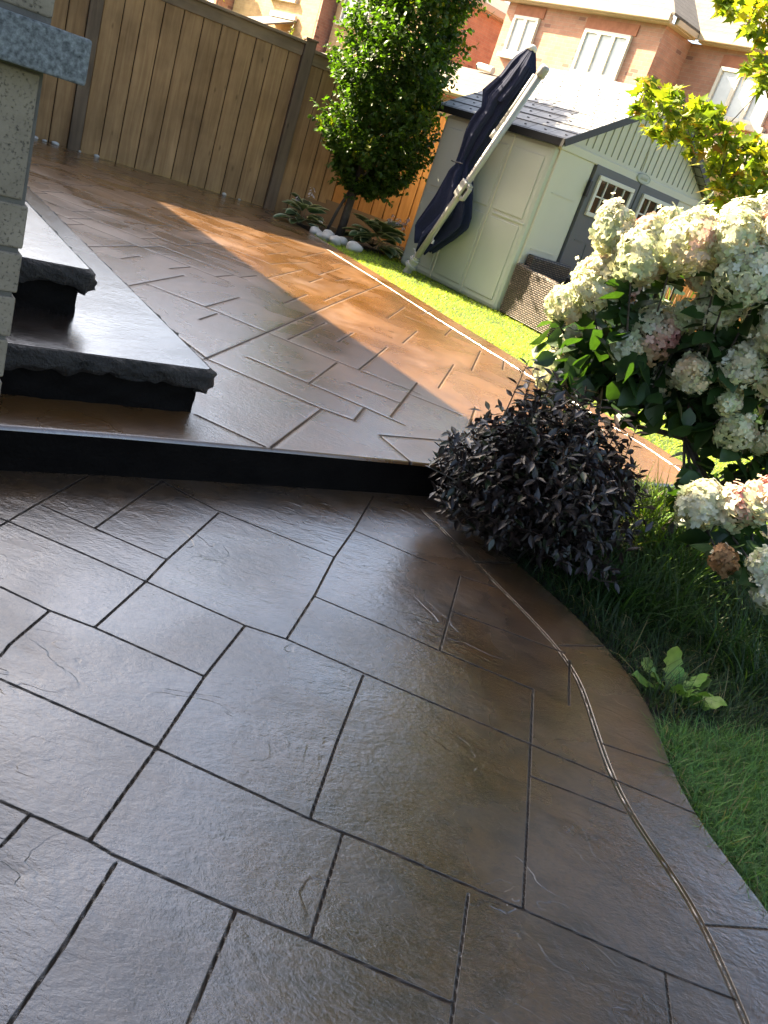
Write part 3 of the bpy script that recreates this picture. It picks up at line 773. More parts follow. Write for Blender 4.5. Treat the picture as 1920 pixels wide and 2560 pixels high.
# ------------------------------------------------------------------ wooden fence
fang = R(29)       # local +x along the fence (azimuth 61)
fence = empty('wooden_fence', (F0[0], F0[1], ZU), fang, 'tall brown board fence running along the back left side of the patio', 'fence')
g = random.Random(5)
def boards(u0, edges, ztop, name, mat, thick=.018, tone=.13, yoff=0.0, label=None):
    Vs, Fs, tn = [], [], []
    for a, b in zip(edges[:-1], edges[1:]):
        bmx = bmesh.new()
        w = b - a - .009
        dy = g.uniform(-.004, .004)
        bmesh.ops.create_cube(bmx, size=1.0, matrix=Matrix.Translation(((a + b) / 2, yoff + dy, (ztop + .0) / 2 - .03)) @ Matrix.Diagonal((w, thick, ztop + .06, 1)))
        bmesh.ops.bevel(bmx, geom=bmx.edges[:], offset=.0065, segments=1, affect='EDGES')
        bmx.verts.ensure_lookup_table(); base = len(Vs)
        Vs += [tuple(v_.co) for v_ in bmx.verts]; t_ = g.uniform(-tone, tone); tn += [t_] * len(bmx.verts)
        for f_ in bmx.faces:
            ix = [base + v_.index for v_ in f_.verts]
            Fs.append(ix)
        bmx.free()
    me = bpy.data.meshes.new(name); me.from_pydata(Vs, [], Fs)
    a_ = me.attributes.new('tone', 'FLOAT', 'POINT'); a_.data.foreach_set('value', tn)
    o_ = link(name, me, mat, fence)
    if label: o_['label'] = label
    return o_
H1 = 1.86
e_main = [-2.31, -2.09, -1.885, -1.66, -1.44, -1.21, -.99, -.78, -.565, -.365, -.145, .02]
boards(0, e_main, H1, 'board_panel', M['wood'])
boards(0, [-4.80 + .0, -4.6, -4.38, -4.17, -3.96, -3.74, -3.52, -3.31, -3.09, -2.88, -2.66, -2.45], H1, 'board_panel', M['wood'])
boards(0, [.16, .335, .53, .715, .905], H1 - .06, 'board_panel', M['wood'])
boards(0, [.905, 1.10, 1.30, 1.50, 1.69, 1.88, 2.07, 2.27, 2.48], H1 - .06, 'board_panel', M['wood_orange'], tone=.08, label='orange cedar boards behind the tree, sunlit look in their colour')  # orange sunlit look of these boards is put into the wood colour
boards(0, [2.62, 2.82, 3.03, 3.24, 3.45, 3.66, 3.88, 4.1, 4.3, 4.5, 4.72, 4.94], H1 - .06, 'board_panel', M['wood_orange'], tone=.08)
# rails behind the boards, top rail and cap
M['gap_shade_sheet'] = simple('gap_shade', (.020, .014, .010), .9, .1, .2, 9, .1)  # near-black sheet added behind the boards as shade in the gaps
for a, b, zt_ in ((-4.8, -2.45, H1), (-2.31, .02, H1), (.16, 2.48, H1 - .06), (2.62, 4.94, H1 - .06)):
    for zr_ in (.35, zt_ - .3): mb = MB(); mb.box(((a + b) / 2, .035, zr_), (b - a, .038, .09)); mb.build('back_rail', M['wood_post'], fence)
    mb = MB(); mb.box(((a + b) / 2, .012, zt_ / 2), (b - a + .06, .006, zt_ + .09)); mb.build('gap_shade_sheet', M['gap_shade_sheet'], fence)
    mb = MB(); mb.box(((a + b) / 2, .0, zt_ + .065), (b - a, .045, .135), bev=.004); mb.build('top_rail', M['wood_rail'], fence)
    mb = MB(); mb.box(((a + b) / 2, .0, zt_ + .152), (b - a + .03, .135, .034), bev=.004); mb.build('cap_board', M['wood_rail'], fence)
for uu in (-4.87, -2.38, .09, 2.55, 5.01):
    mb = MB(); mb.box((uu, .0, 1.0), (.138, .138, 2.10), bev=.006)
    mb.build('post', M['wood_post'], fence)
    mb = MB(); mb.box((uu, 0, 2.06), (.165, .165, .025), bev=.004); mb.build('post_cap', M['wood_post'], fence)

# ------------------------------------------------------------------ garden shed
SC0 = np.array([.41, 9.53])
sang = R(46)        # local +x along the door wall (azimuth 44), +y to the back along the left wall (azimuth -46)
shed = empty('garden_shed', (SC0[0], SC0[1], .14), sang, 'pale grey resin garden shed with grey double doors and a tiled roof', 'shed')
WS, DS, HE, HA = 3.10, 1.80, 1.80, 2.62
mb = MB()
mb.box((WS / 2, DS / 2, HE / 2), (WS, DS, HE), bev=.05)
mb.build('wall', M['shed'], shed)
mb = MB()   # raised panels and ribs of the moulded side wall
for y0, y1 in ((.10, .56), (.66, 1.12), (1.22, 1.68)):
    for z0, z1 in ((.10, .92), (1.0, 1.66)):
        mb.box((-.004, (y0 + y1) / 2, (z0 + z1) / 2), (.012, y1 - y0, z1 - z0), bev=.005)
mb.box((-.002, .30, .96), (.02, .5, .02), bev=.004)
mb.build('side_panel', M['shed'], shed)
for y_ in (.61, 1.17): mb = MB(); mb.box((-.006, y_, .9), (.014, .012, 1.74), bev=.004); mb.build('seam', M['shed_trim'], shed)
mb = MB()   # front wall facing beside the doors, header
for x_ in (.355, 2.755): mb.box((x_, -.012, HE / 2), (.60, .03, HE - .02), bev=.008); mb.box((x_, -.030, 1.35), (.40, .010, .012)); mb.box((x_, -.030, .75), (.40, .010, .012)); mb.build('front_panel', M['shed_trim'], shed); mb = MB()
mb.box((WS / 2, -.020, HE + .015), (WS - .06, .05, .09), bev=.01)
mb.build('door_header', M['shed_trim'], shed)
# gable with vertical boards
mb = MB()
xm = 1.55
mb.poly([(.02, -.01, HE + .03), (WS - .02, -.01, HE + .03), (xm, -.01, HA - .02)], Vector((0, .05, 0)))
mb.build('gable', M['shed_trim'], shed); mb = MB()
mb.poly([(.02, DS - .05, HE + .03), (WS - .02, DS - .05, HE + .03), (xm, DS - .05, HA - .02)], Vector((0, .05, 0)))
mb.build('gable', M['shed_trim'], shed)
mb = MB()
x = .42
k = 0
while x < 2.75:
    zt = HE + .08 + (1 - abs(x - xm) / xm) * (HA - HE - .16)
    if zt > HE + .18: mb.box((x, -.014, (HE + .10 + zt) / 2), (.008, .012, zt - HE - .10))
    x += .118
mb.build('gable_groove', simple('groove', (.33, .34, .29), .7, .2, .05, 5, 0), shed)
mb = MB()
arc = [(xm - .27 + .0, -.016, HE + .60)] + [(xm - .25 + .22 * math.sin(t_) , -.016, HE + .60 - .50 * (1 - math.cos(t_))) for t_ in np.linspace(.15, 1.57, 8)]
mb.tube(arc, .006, 5); mb.build('gable_arch', M['shed_trim'], shed)
# roof: two slabs of moulded tiles, ridge cap, dark verge
ovf, ove = .13, .06
sl = (HA - HE) / xm
def roof_half(sign):
    if sign < 0: xa, xb = -ove, xm
    else: xa, xb = WS + ove, xm
    za = HE - ove * sl + .045; zb = HA + .045
    m_ = MB(); th = .05
    m_.poly([(xa, -ovf, za), (xb, -ovf, zb), (xb, DS + ovf, zb), (xa, DS + ovf, za)], Vector((0, 0, th)))
    ro = m_.build('roof', M['shed_roof'], shed)
    # tile butts: low steps every course
    m2 = MB(); n_ = 10
    for i in range(1, n_):
        f = i / n_; xx = xa + (xb - xa) * f; zz = za + (zb - za) * f + th
        m2.box((xx, DS / 2, zz), (.014, DS + 2 * ovf - .02, .012))
    m3 = MB(); rr_ = random.Random(9)
    for i in range(n_):
        f = (i + .5) / n_; xx = xa + (xb - xa) * f; zz = za + (zb - za) * f + th
        y = -.05 + .15 * (i % 2)
        while y < DS + .1:
            m2.box((xx, y, zz + .002), (.022, .022, .010)); y += .30
    m2.build('tile_edge', simple('tile_butt', (.10, .10, .105), .6, .3, .1, 8, .1), ro)
    m3.bm.free()
    m4 = MB(); L = math.hypot(xb - xa, zb - za)
    ang = math.atan2(zb - za, xb - xa)
    Mx = Matrix.Translation(((xa + xb) / 2, -ovf - .006, (za + zb) / 2 + th / 2 - .01)) @ Matrix.Rotation(-ang, 4, 'Y')
    m4.box(None, (L, .012, .075), mat4=Mx); m4.build('verge', M['black'], shed)
    m5 = MB(); m5.box((xa, DS / 2, za + .012), (.014, DS + 2 * ovf, .075)); m5.build('eave_strip', M['black'], shed)
roof_half(-1); roof_half(1)
mb = MB(); mb.tube([(xm, -ovf, HA + .09), (xm, DS + ovf, HA + .09)], .035, 8); mb.build('ridge_cap', M['shed_roof'], shed)
# double door
for sgn, xa, xb in ((-1, .68, 1.54), (1, 1.56, 2.42)):
    d = MB(); d.box(((xa + xb) / 2, -.028, .93), (xb - xa, .05, 1.70), bev=.006)
    dr = d.build('door', M['shed_door'], shed)
    wa, wb, za, zb = xa + .09, xb - .09, 1.26, 1.69
    f = MB()
    for (cx, cz, sx, sz) in (((wa + wb) / 2, zb - .02, wb - wa, .045), ((wa + wb) / 2, za + .02, wb - wa, .045), (wa + .02, (za + zb) / 2, .045, zb - za - .09), (wb - .02, (za + zb) / 2, .045, zb - za - .09)):
        f.box((cx, -.066, cz), (sx, .03, sz), bev=.004)
    for i in range(1, 4): f.box((wa + (wb - wa) * i / 4, -.064, (za + zb) / 2), (.016, .02, zb - za - .09))
    f.box(((wa + wb) / 2, -.0655, (za + zb) / 2), (wb - wa - .09, .017, .016))
    wd = f.build('window', M['white'], dr)
    f = MB(); f.box(((wa + wb) / 2, -.056, (za + zb) / 2), (wb - wa - .05, .008, zb - za - .05)); f.build('pane', M['darkglass'], wd)
    hx = xa - .01 if sgn < 0 else xb + .01
    for z_ in (.42, 1.52): f = MB(); f.box((hx, -.055, z_), (.045, .03, .17), bev=.006); f.build('hinge', M['black'], dr)
    f = MB(); f.box(((xa + xb) / 2, -.0555, .98), (xb - xa - .2, .008, .014)); f.tube([((xa + xb) / 2 - .1, -.056, .96), ((xa + xb) / 2 - .06, -.056, .7), ((xa + xb) / 2 + .04, -.056, .35)], .007, 6)
    f.build('door_rib', M['shed_door'], dr)
mb = MB(); mb.box((1.55, -.02, .93), (.022, .03, 1.68)); mb.build('door_gap', M['black'], shed)
mb = MB()   # oval plate over the doors
Mx = Matrix.Translation((1.555, -.045, HE + .03)) @ Matrix.Rotation(R(90), 4, 'X') @ Matrix.Diagonal((.135, .055, 1, 1))
mb.lathe([(.90, -.01), (1.0, .0), (1.0, .012), (.93, .018), (.86, .012), (.80, .014)], 28, Mx)
pl = mb.build('oval_plate', simple('plate_grey', (.42, .43, .38), .5, .4, .05, 9, .05), shed)
mb = MB()
for i in range(7): mb.tube([(1.49 + i * .021, -.062, HE + .045), (1.483 + i * .021, -.062, HE + .03), (1.492 + i * .021, -.062, HE + .015)], .0035, 5)
mb.build('plate_relief', M['shed_trim'], pl)

# ------------------------------------------------------------------ folded cantilever umbrella leaning beside the shed
DLw = np.array([math.sin(R(-46)), math.cos(R(-46))]); NLw = np.array([math.sin(R(-136)), math.cos(R(-136))])
def wl(u, z, off): p_ = SC0 + DLw * u + NLw * off; return (float(p_[0]), float(p_[1]), z)
ub = wl(1.17, .14, .36)
umb = empty('garden_umbrella', ub, 0, 'folded navy blue garden umbrella on a leaning grey pole beside the shed', 'umbrella')
def ul(u, z, off): a = wl(u, z, off); return (a[0] - ub[0], a[1] - ub[1], a[2] - ub[2])
pole_top = (.213, 2.49); pole_bot = (1.125, .33)
def pp(t_, du=0, dz=0, off=.36): return ul(pole_bot[0] + (pole_top[0] - pole_bot[0]) * t_ + du, pole_bot[1] + (pole_top[1] - pole_bot[1]) * t_ + dz, off)
mb = MB(); mb.tube([pp(-.02), pp(.35), pp(1)], .037, 14); mb.build('pole', M['alu'], umb, sm=True)
mb = MB(); mb.tube([pp(.985), pp(1.0), pp(1.022), pp(1.03)], [.050, .052, .052, .044], 16); mb.build('pole_cap', M['alu'], umb, sm=True)
mb = MB()
mb.tube([pp(-.10), pp(-.045)], .046, 14); mb.tube([pp(-.045), pp(-.03), pp(-.028), pp(-.008)], [.075, .075, .055, .055], 18); mb.tube([pp(-.008), pp(.0), pp(.002), pp(.012)], [.066, .066, .05, .05], 18)
mb.build('base_collar', M['alu'], umb)
mb = MB(); mb.tube([pp(.02, .03), pp(.04, .11, .02)], [.006, .012], 8); mb.build('locking_pin', M['alu'], umb)
mb = MB(); mb.tube([pp(-.22), pp(-.10)], .042, 14); mb.build('ground_socket', M['black'], umb)
# arm tucked beside the pole
mb = MB(); mb.tube([ul(.305, 2.46, .35), ul(.44, 2.16, .34), ul(.60, 1.83, .335)], [.024, .024, .022], 12); mb.tube([ul(.575, 1.88, .335), ul(.615, 1.80, .335)], .03, 10)
mb.build('arm', M['alu'], umb, sm=True)
# crank housing with its loop handle
tdir = Vector(pp(1)) - Vector(pp(0)); tdir.normalize()
nrm_ = Vector((NLw[0], NLw[1], 0)); sd_ = tdir.cross(nrm_).normalized(); nn_ = sd_.cross(tdir).normalized()
def frame(o_): return Matrix(((sd_.x, tdir.x, nn_.x, o_[0]), (sd_.y, tdir.y, nn_.y, o_[1]), (sd_.z, tdir.z, nn_.z, o_[2]), (0, 0, 0, 1)))
hc = pp(.415, 0, 0, .365)
sgn = 1 if sd_.dot(Vector((DLw[0], DLw[1], 0))) < 0 else -1
Fh = frame(hc)
mb = MB()
mb.box(None, (.098, .20, .10), mat4=Fh, bev=.016)
mb.box(None, (.045, .05, .06), mat4=Fh @ Matrix.Translation((sgn * .07, .075, 0)), bev=.012)
mb.box(None, (.045, .05, .06), mat4=Fh @ Matrix.Translation((sgn * .065, -.075, 0)), bev=.012)
mb.box(None, (.028, .16, .055), mat4=Fh @ Matrix.Translation((sgn * .092, -.005, 0)), bev=.012)
ch = mb.build('crank_housing', M['alu'], umb)
mb = MB(); mb.box(None, (.034, .085, .008), mat4=Fh @ Matrix.Translation((sgn * .064, -.002, .02)))
mb.build('handle_recess', M['black'], ch)
mb = MB()
mb.tube([pp(.20, -.05, 0, .37), pp(.145, -.05, 0, .37), pp(.135, -.085, -.01, .38)], .008, 8); mb.tube([pp(.135, -.085, -.01, .38), pp(.12, -.105, -.02, .385)], .015, 8)
mb.build('crank', M['alu'], umb)
# canopy: pleated drape, two tiers, tied in the middle
ULp = [(.660, 2.715), (.758, 2.624), (.89, 2.436), (1.10, 2.235), (1.02, 2.083), (1.113, 1.968), (1.141, 1.849), (1.135, 1.664), (1.14, 1.498), (1.13, 1.455), (1.215, 1.36), (1.24, 1.289), (1.314, 1.058), (1.49, .711), (1.38, .56), (1.33, .43)]
URp = [(.560, 2.693), (.499, 2.533), (.52, 2.394), (.57, 2.258), (.68, 2.042), (.795, 1.743), (.905, 1.489), (.843, 1.328), (.764, 1.181), (.667, .966), (.66, .85), (.80, .69), (1.114, .417)]
A0 = np.array([.617, 2.71]); A1 = np.array([1.13, .50]); ax = (A1 - A0) / np.linalg.norm(A1 - A0); px_ = np.array([ax[1], -ax[0]])
if px_[0] < 0: px_ = -px_
def prof_of(P):
    P = np.array(P); s = (P - A0) @ ax; d = (P - A0) @ px_; o_ = np.argsort(s); return s[o_], d[o_]
sL, dLp = prof_of(ULp); sR, dR = prof_of(URp)
LT = np.linalg.norm(A1 - A0)
def canopy(s0, s1, fac, seed, name, hem=0.05, nf=9, parent=None, flare=1.0):
    g = rng(seed); ns, na = 70, 160
    S_ = np.linspace(s0, s1, ns); th = np.linspace(0, 2 * math.pi, na, endpoint=False)
    ph = g.uniform(0, 6.28, 4)
    V = np.zeros((ns, na, 3))
    for i, s in enumerate(S_):
        l = np.interp(s, sL, dLp); r = np.interp(s, sR, dR)
        c = (l + r) / 2; w = max((l - r) / 2, .03) * fac
        f = (s - s0) / (s1 - s0)
        amp = .10 + .17 * f
        wv = 1 - amp + amp * np.sin(nf * th + ph[0] + 1.1 * f) + .05 * np.sin(3 * th + ph[1] + 2 * f) + .03 * np.sin(23 * th + ph[2] + f * 5)
        x = c + w * np.cos(th) * wv; yv = np.minimum(w * .8, .135) * np.sin(th) * wv
        ss = s + (hem * (np.sin(nf * th + ph[0] + 1.1) * .6 + .5 * np.sin(2 * th + ph[3]))) * f ** 3
        u = A0[0] + ax[0] * ss + px_[0] * x; z = A0[1] + ax[1] * ss + px_[1] * x; off = .205 + yv
        P = SC0[None] + DLw[None] * u[:, None] + NLw[None] * off[:, None]
        V[i, :, 0] = P[:, 0] - ub[0]; V[i, :, 1] = P[:, 1] - ub[1]; V[i, :, 2] = z - ub[2]
    i = np.arange(ns - 1)[:, None] * na; j = np.arange(na)[None]; j2 = (j + 1) % na
    F = np.stack([i + j, i + j2, i + na + j2, i + na + j], -1).reshape(-1, 4)
    return npmesh(name, V.reshape(-1, 3), F, M['navy'], umb, sm=True)
st_ = float(np.interp(1.47, [A1[1], A0[1]], [LT, 0]))
canopy(.0, LT * 1.02, 1.0, 3, 'canopy', .06, 7)
canopy(.0, .50, 1.12, 8, 'canopy_vent_tier', .09, 5)
mb = MB(); mb.lathe([(.055, -.02), (.062, .0), (.05, .03), (.02, .045)], 14, Matrix.Translation(ul(.612, 2.705, .205)) @ Matrix.Rotation(.2, 4, 'Y')); mb.build('top_cap', M['white'], umb, sm=True)
mb = MB(); mb.tube([ul(1.17, 1.462, .27), ul(1.06, 1.458, .335), ul(.93, 1.466, .315)], .007, 6); mb.build('tie_strap', M['black'], umb)

# ------------------------------------------------------------------ wicker armchair at the shed door
mw, nt, nd, lk, p = mat_new('dark_wicker')
tc = N(nt, 'ShaderNodeTexCoord'); sx = N(nt, 'ShaderNodeSeparateXYZ'); lk.new(tc.outputs['Object'], sx.inputs[0])
hsum = math_(nt, 'ADD', sx.outputs[0], sx.outputs[1]); cv = N(nt, 'ShaderNodeCombineXYZ'); lk.new(hsum, cv.inputs[0]); lk.new(sx.outputs[2], cv.inputs[1])
br = N(nt, 'ShaderNodeTexBrick'); lk.new(cv.outputs[0], br.inputs['Vector'])
br.inputs['Color1'].default_value = (.075, .054, .042, 1); br.inputs['Color2'].default_value = (.17, .125, .095, 1); br.inputs['Mortar'].default_value = (.006, .005, .005, 1)
br.inputs['Scale'].default_value = 1; br.inputs['Brick Width'].default_value = .044; br.inputs['Row Height'].default_value = .021; br.inputs['Mortar Size'].default_value = .0062; br.inputs['Mortar Smooth'].default_value = .6
lk.new(br.outputs['Color'], p.inputs['Base Color']); p.inputs['Roughness'].default_value = .38
lk.new(bump(nt, math_(nt, 'SUBTRACT', 1.0, br.outputs['Fac']), 1.0, .006), p.inputs['Normal'])
M['wicker'] = mw
chd = np.array([1.02 - .43, 8.85 - 9.56]); chd /= np.linalg.norm(chd)
chair = empty('wicker_armchair', (.44, 9.52, .14), math.atan2(chd[1], chd[0]), 'dark brown wicker armchair beside the shed doors', 'armchair')
# local +x along its near side panel (towards the camera right), +y away to the right along the shed front
def panel(x0, x1, y0, y1, h0, h1, name, bev=.03, slope=0.0):
    m_ = MB(); bm = m_.bm
    pts = [(x0, y0, .02), (x1, y0, .02), (x1 - slope, y0, h1), (x0, y0, h0)]
    vs = [bm.verts.new(p_) for p_ in pts]; f = bm.faces.new(vs)
    r_ = bmesh.ops.extrude_face_region(bm, geom=[f]); bmesh.ops.translate(bm, vec=(0, y1 - y0, 0), verts=[v_ for v_ in r_['geom'] if isinstance(v_, bmesh.types.BMVert)])
    bmesh.ops.bevel(bm, geom=bm.edges[:], offset=bev, segments=3, affect='EDGES', profile=.5)
    return m_.build(name, M['wicker'], chair, sm=False)
panel(0, .86, .0, .11, .58, .54, 'arm_panel', .025, -.02)
panel(0, .86, .72, .83, .58, .54, 'arm_panel', .025, -.02)
panel(-.0, .12, .11, .72, .70, .70, 'back_panel', .025)
panel(.12, .80, .11, .72, .30, .30, 'seat', .02)
mb = MB(); mb.box((.47, .415, .36), (.62, .58, .11), bev=.03); mb.build('seat_cushion', simple('dark_cushion', (.025, .023, .023), .9, .2, .2, 12, .2), chair)
for x_ in (.06, .80):
    for y_ in (.055, .775): mb = MB(); mb.box((x_, y_, .005), (.05, .05, .05)); mb.build('foot', M['black'], chair)

# ------------------------------------------------------------------ hornbeam by the fence
def jit(g, base, n, amt=.2):
    b = np.asarray(base, float)
    k = 1 + g.normal(0, amt, (n, 1))
    return np.clip(b[None] * k * (1 + g.normal(0, amt * .25, (n, 3))), .002, .9)

def crown_tree():
    g = rng(21)
    base = np.array([-1.73, 10.98, .14])
    t = empty('hornbeam_tree', base, 0, 'dense upright green tree in front of the fence beside the shed', 'tree')
    mb = MB()
    ax_ = [(0, 0, -.05), (.01, 0, .35), (.03, .0, .8), (.05, 0, 1.6), (.04, .02, 2.2), (.05, 0, 3.1)]
    mb.tube(ax_, [.058, .050, .046, .036, .024, .008], 10)
    rr = random.Random(2)
    for k in range(34):
        z = .55 + 2.0 * rr.random(); a = rr.uniform(0, 6.28); L = rr.uniform(.4, .7)
        mb.tube([(.04, 0, z), (.04 + .5 * L * math.cos(a), .5 * L * math.sin(a), z + .45 * L), (.04 + .75 * L * math.cos(a), .75 * L * math.sin(a), z + .9 * L)], [.013, .008, .003], 5, False)
    mb.build('trunk', M['bark'], t, sm=True)
    mb = MB(); mb.tube([(-.18, -.10, -.05), (-.10, -.04, .35), (.02, .0, .78)], [.022, .02, .015], 8); mb.build('stem', M['bark'], t, sm=True)
    # shoots: each a short twig with alternate leaves, most of them near the outside of the crown
    pos, yd, sc, col = [], [], [], []
    def rad(z):   # crown radius at height z above the base
        return np.interp(z, [.55, .72, 1.0, 1.5, 2.2, 2.8, 3.2, 3.5], [.08, .32, .48, .56, .56, .52, .34, .05])
    nsh = 3900
    for k in range(nsh):
        z = .58 + (g.random() ** .95) * 2.8
        a = g.uniform(0, 2 * math.pi)
        lump = 1 + .16 * math.sin(3 * a + z * 2.2) + .12 * math.sin(5 * a - z * 3.7) + .08 * math.sin(11 * z + 2 * a)
        r = rad(z) * lump * (g.random() ** .34)
        c = np.array([.12 + r * math.cos(a), r * math.sin(a), z])
        # gap pockets
        if math.sin(c[0] * 7 + 1) * math.sin(c[1] * 7) * math.sin(c[2] * 5.5) > .5: continue
        out = np.array([math.cos(a) * .7, math.sin(a) * .7, .75]) + g.normal(0, .35, 3)
        out /= np.linalg.norm(out)
        L = g.uniform(.10, .24) * (1.5 if r > rad(z) * .95 else 1)
        nl = int(6 + L * 30)
        tone = g.normal(1, .22)
        yel = g.random() < .05
        for i in range(nl):
            f = (i + .6) / nl
            pos.append(c + out * L * f)
            s = np.cross(out, g.normal(0, 1, 3)); s /= np.linalg.norm(s)
            yd.append(out * .55 + s * (1 if i % 2 else -1) * .9 + np.array([0, 0, -.25]))
            sc.append(g.uniform(.040, .070))
            col.append(np.array((.15, .15, .02) if yel else (.048, .086, .015)) * tone * g.uniform(.8, 1.25))
    pos = np.array(pos); yd = np.array(yd); n = len(pos)
    nr = np.array([0, 0, 1.0])[None] + g.normal(0, .55, (n, 3))
    V, F, C = scatter(LEAF_V, LEAF_F, pos, yd, nr, np.array(sc), np.clip(np.array(col), .004, .5))
    npmesh('crown', V, F, M['leaf_tree'], t, col=C)
crown_tree()

# ------------------------------------------------------------------ maple at the right
MAPLE = np.array([[0.75, 6.84, 2.31, 0.1], [0.87, 7.13, 2.35, 0.1], [0.93, 6.66, 2.3, 0.08], [0.74, 6.69, 2.15, 0.06], [0.9, 7.02, 2.2, 0.12], [0.97, 6.8, 2.23, 0.09], [0.91, 6.96, 2.08, 0.06], [1.1, 6.9, 2.27, 0.1], [1.17, 6.81, 2.31, 0.08], [1.15, 7.21, 2.19, 0.12], [1.18, 6.72, 2.19, 0.09], [1.28, 6.83, 2.27, 0.1], [1.03, 6.74, 2.05, 0.07], [1.22, 6.97, 2.09, 0.12], [1.3, 6.74, 2.13, 0.12], [1.4, 6.77, 2.2, 0.12], [1.43, 7.0, 2.08, 0.12], [1.5, 6.73, 2.12, 0.13], [1.45, 6.88, 1.98, 0.1], [1.61, 7.06, 2.04, 0.12], [1.53, 6.59, 2.16, 0.09], [1.62, 6.54, 2.07, 0.11], [1.73, 6.62, 1.99, 0.12], [1.72, 6.95, 1.98, 0.11], [1.6, 6.89, 1.91, 0.11], [1.47, 6.68, 1.87, 0.06], [1.7, 6.69, 1.82, 0.13], [1.79, 6.57, 1.85, 0.13], [1.62, 6.78, 1.76, 0.1], [1.78, 6.49, 1.73, 0.1], [1.58, 6.94, 1.8, 0.07], [1.83, 7.0, 2.2, 0.13], [1.95, 7.01, 1.98, 0.13], [1.4, 7.0, 2.68, 0.05], [1.5, 7.12, 2.77, 0.08], [1.42, 6.56, 2.58, 0.06], [1.48, 6.71, 2.53, 0.05], [1.12, 7.19, 3.0, 0.07], [1.2, 7.06, 3.02, 0.1], [1.27, 6.83, 2.93, 0.12], [1.42, 7.12, 2.92, 0.08], [1.33, 6.95, 3.04, 0.13], [1.3, 7.07, 2.9, 0.06], [1.03, 6.8, 2.95, 0.06]])
_a = []
for k, (ang, r) in enumerate([(-90, .10), (-70, .34), (-52, .30), (-28, .62), (-12, .36), (8, .42), (22, .78), (38, .42), (60, .52), (72, .56), (90, 1.0)]):
    _a.append((r * math.cos(R(ang)), r * math.sin(R(ang)) * .9 + .1, .0))
MV = [(0, .12, .02)] + _a + [(-x, y, z) for x, y, z in reversed(_a[1:-1])]
MV = [(x * .62, y, .12 * abs(x)) for x, y, z in MV]
MF = [(0, i, i + 1) for i in range(1, len(MV) - 1)] + [(0, len(MV) - 1, 1)]
def maple():
    g = rng(33)
    base = np.array([3.55, 7.9, .14])
    t = empty('maple_tree', base, 0, 'maple tree with yellow green leaves reaching in from the right', 'tree')
    mb = MB()
    mb.tube([(0, 0, -.1), (-.05, 0, 1.2), (.02, -.05, 2.6), (.0, 0, 4.2), (-.1, .1, 6.0)], [.10, .085, .07, .045, .015], 10)
    tip = MAPLE[:, :3] - base
    rr = random.Random(5)
    order = np.argsort(tip[:, 0])
    # three limbs reaching to the left, with twigs out to every spray
    limbs = [[(-.02, 0, 1.25), (-.7, -.4, 1.65), (-1.5, -.9, 1.85), (-2.2, -1.0, 2.02), (-2.8, -1.1, 2.15)], [(0, 0, 1.5), (-.6, -.6, 1.6), (-1.3, -1.1, 1.55), (-1.8, -1.1, 1.5)], [(0, -.03, 2.2), (-.4, -.5, 2.7), (-.9, -1.0, 2.95), (-1.3, -1.2, 3.05)]]
    pts = []
    for L in limbs:
        mb.tube(L, [.032, .022, .014, .009] + [.004] * (len(L) - 4), 7)
        pts += [np.array(p_) for p_ in spline(L, 5)]
    pts = np.array(pts)
    for q in tip:
        j = np.argmin(np.linalg.norm(pts - q, axis=1)); b = pts[j]
        m_ = (b + q) / 2 + np.array([0, 0, -.02])
        if np.linalg.norm(b - q) > .5: continue
        mb.tube([b, m_, q + (q - b) * .1], [.006, .004, .0015], 5, False)
    for k in range(26):
        a = rr.uniform(0, 6.28); z = rr.uniform(2.6, 5.2); L = rr.uniform(1.0, 2.2)
        mb.tube([(0, 0, z), (L * .5 * math.cos(a), L * .5 * math.sin(a), z + L * .3), (L * math.cos(a), L * math.sin(a), z + L * .5)], [.02, .012, .004], 5, False)
    mb.build('trunk', M['bark'], t, sm=True)
    pos, sc, col = [], [], []
    for (x, y, z, r) in MAPLE:
        n = int(9 + r * 210)
        d = g.normal(0, 1, (n, 3)); d /= np.linalg.norm(d, axis=1)[:, None]
        P = np.array([x, y, z]) + d * (r * 1.1 * g.random((n, 1)) ** .5) * np.array([1, 1, .85])
        pos.append(P - base); sc.append(g.uniform(.06, .125, n))
        pal = np.array([(.15, .22, .025), (.23, .28, .03), (.30, .30, .03), (.32, .22, .02), (.09, .15, .025), (.22, .12, .05)])
        col.append(pal[g.choice(6, n, p=[.34, .26, .14, .06, .15, .05])] * g.uniform(.8, 1.2, (n, 1)))
    # unseen crown at upper right, large and dark to darken the patio's reflections
    n = 16000
    d = g.normal(0, 1, (n, 3)); d /= np.linalg.norm(d, axis=1)[:, None]
    P = np.array([-.4, -1.2, 5.4]) + d * (g.random((n, 1)) ** .4) * np.array([3.3, 3.5, 2.8])
    cl = np.sin(P[:, 0] * 3.3) * np.sin(P[:, 1] * 3.1) * np.sin(P[:, 2] * 3.0)
    P = P[cl < .35]
    w = P + base
    # lowest leaves of the crown end above the sight line over the shed
    dist = np.hypot(w[:, 0], w[:, 1])
    P = P[w[:, 2] > 1.6 + dist * .36]
    pos.append(P); sc.append(g.uniform(.16, .25, len(P))); col.append(np.array([(.026, .040, .010)]) * g.uniform(.6, 1.5, (len(P), 1)))
    pos = np.concatenate(pos); sc = np.concatenate(sc); col = np.concatenate(col); n = len(pos)
    yd = g.normal(0, 1, (n, 3)) * np.array([1, 1, .5]) + np.array([-.25, -.1, -.45])
    nr = g.normal(0, .55, (n, 3)) + np.array([0, 0, 1.0])
    V, F, C = scatter(MV, MF, pos, yd, nr, sc, np.clip(col, .004, .6))
    npmesh('crown', V, F, M['leaf_maple'], t, col=C)
maple()

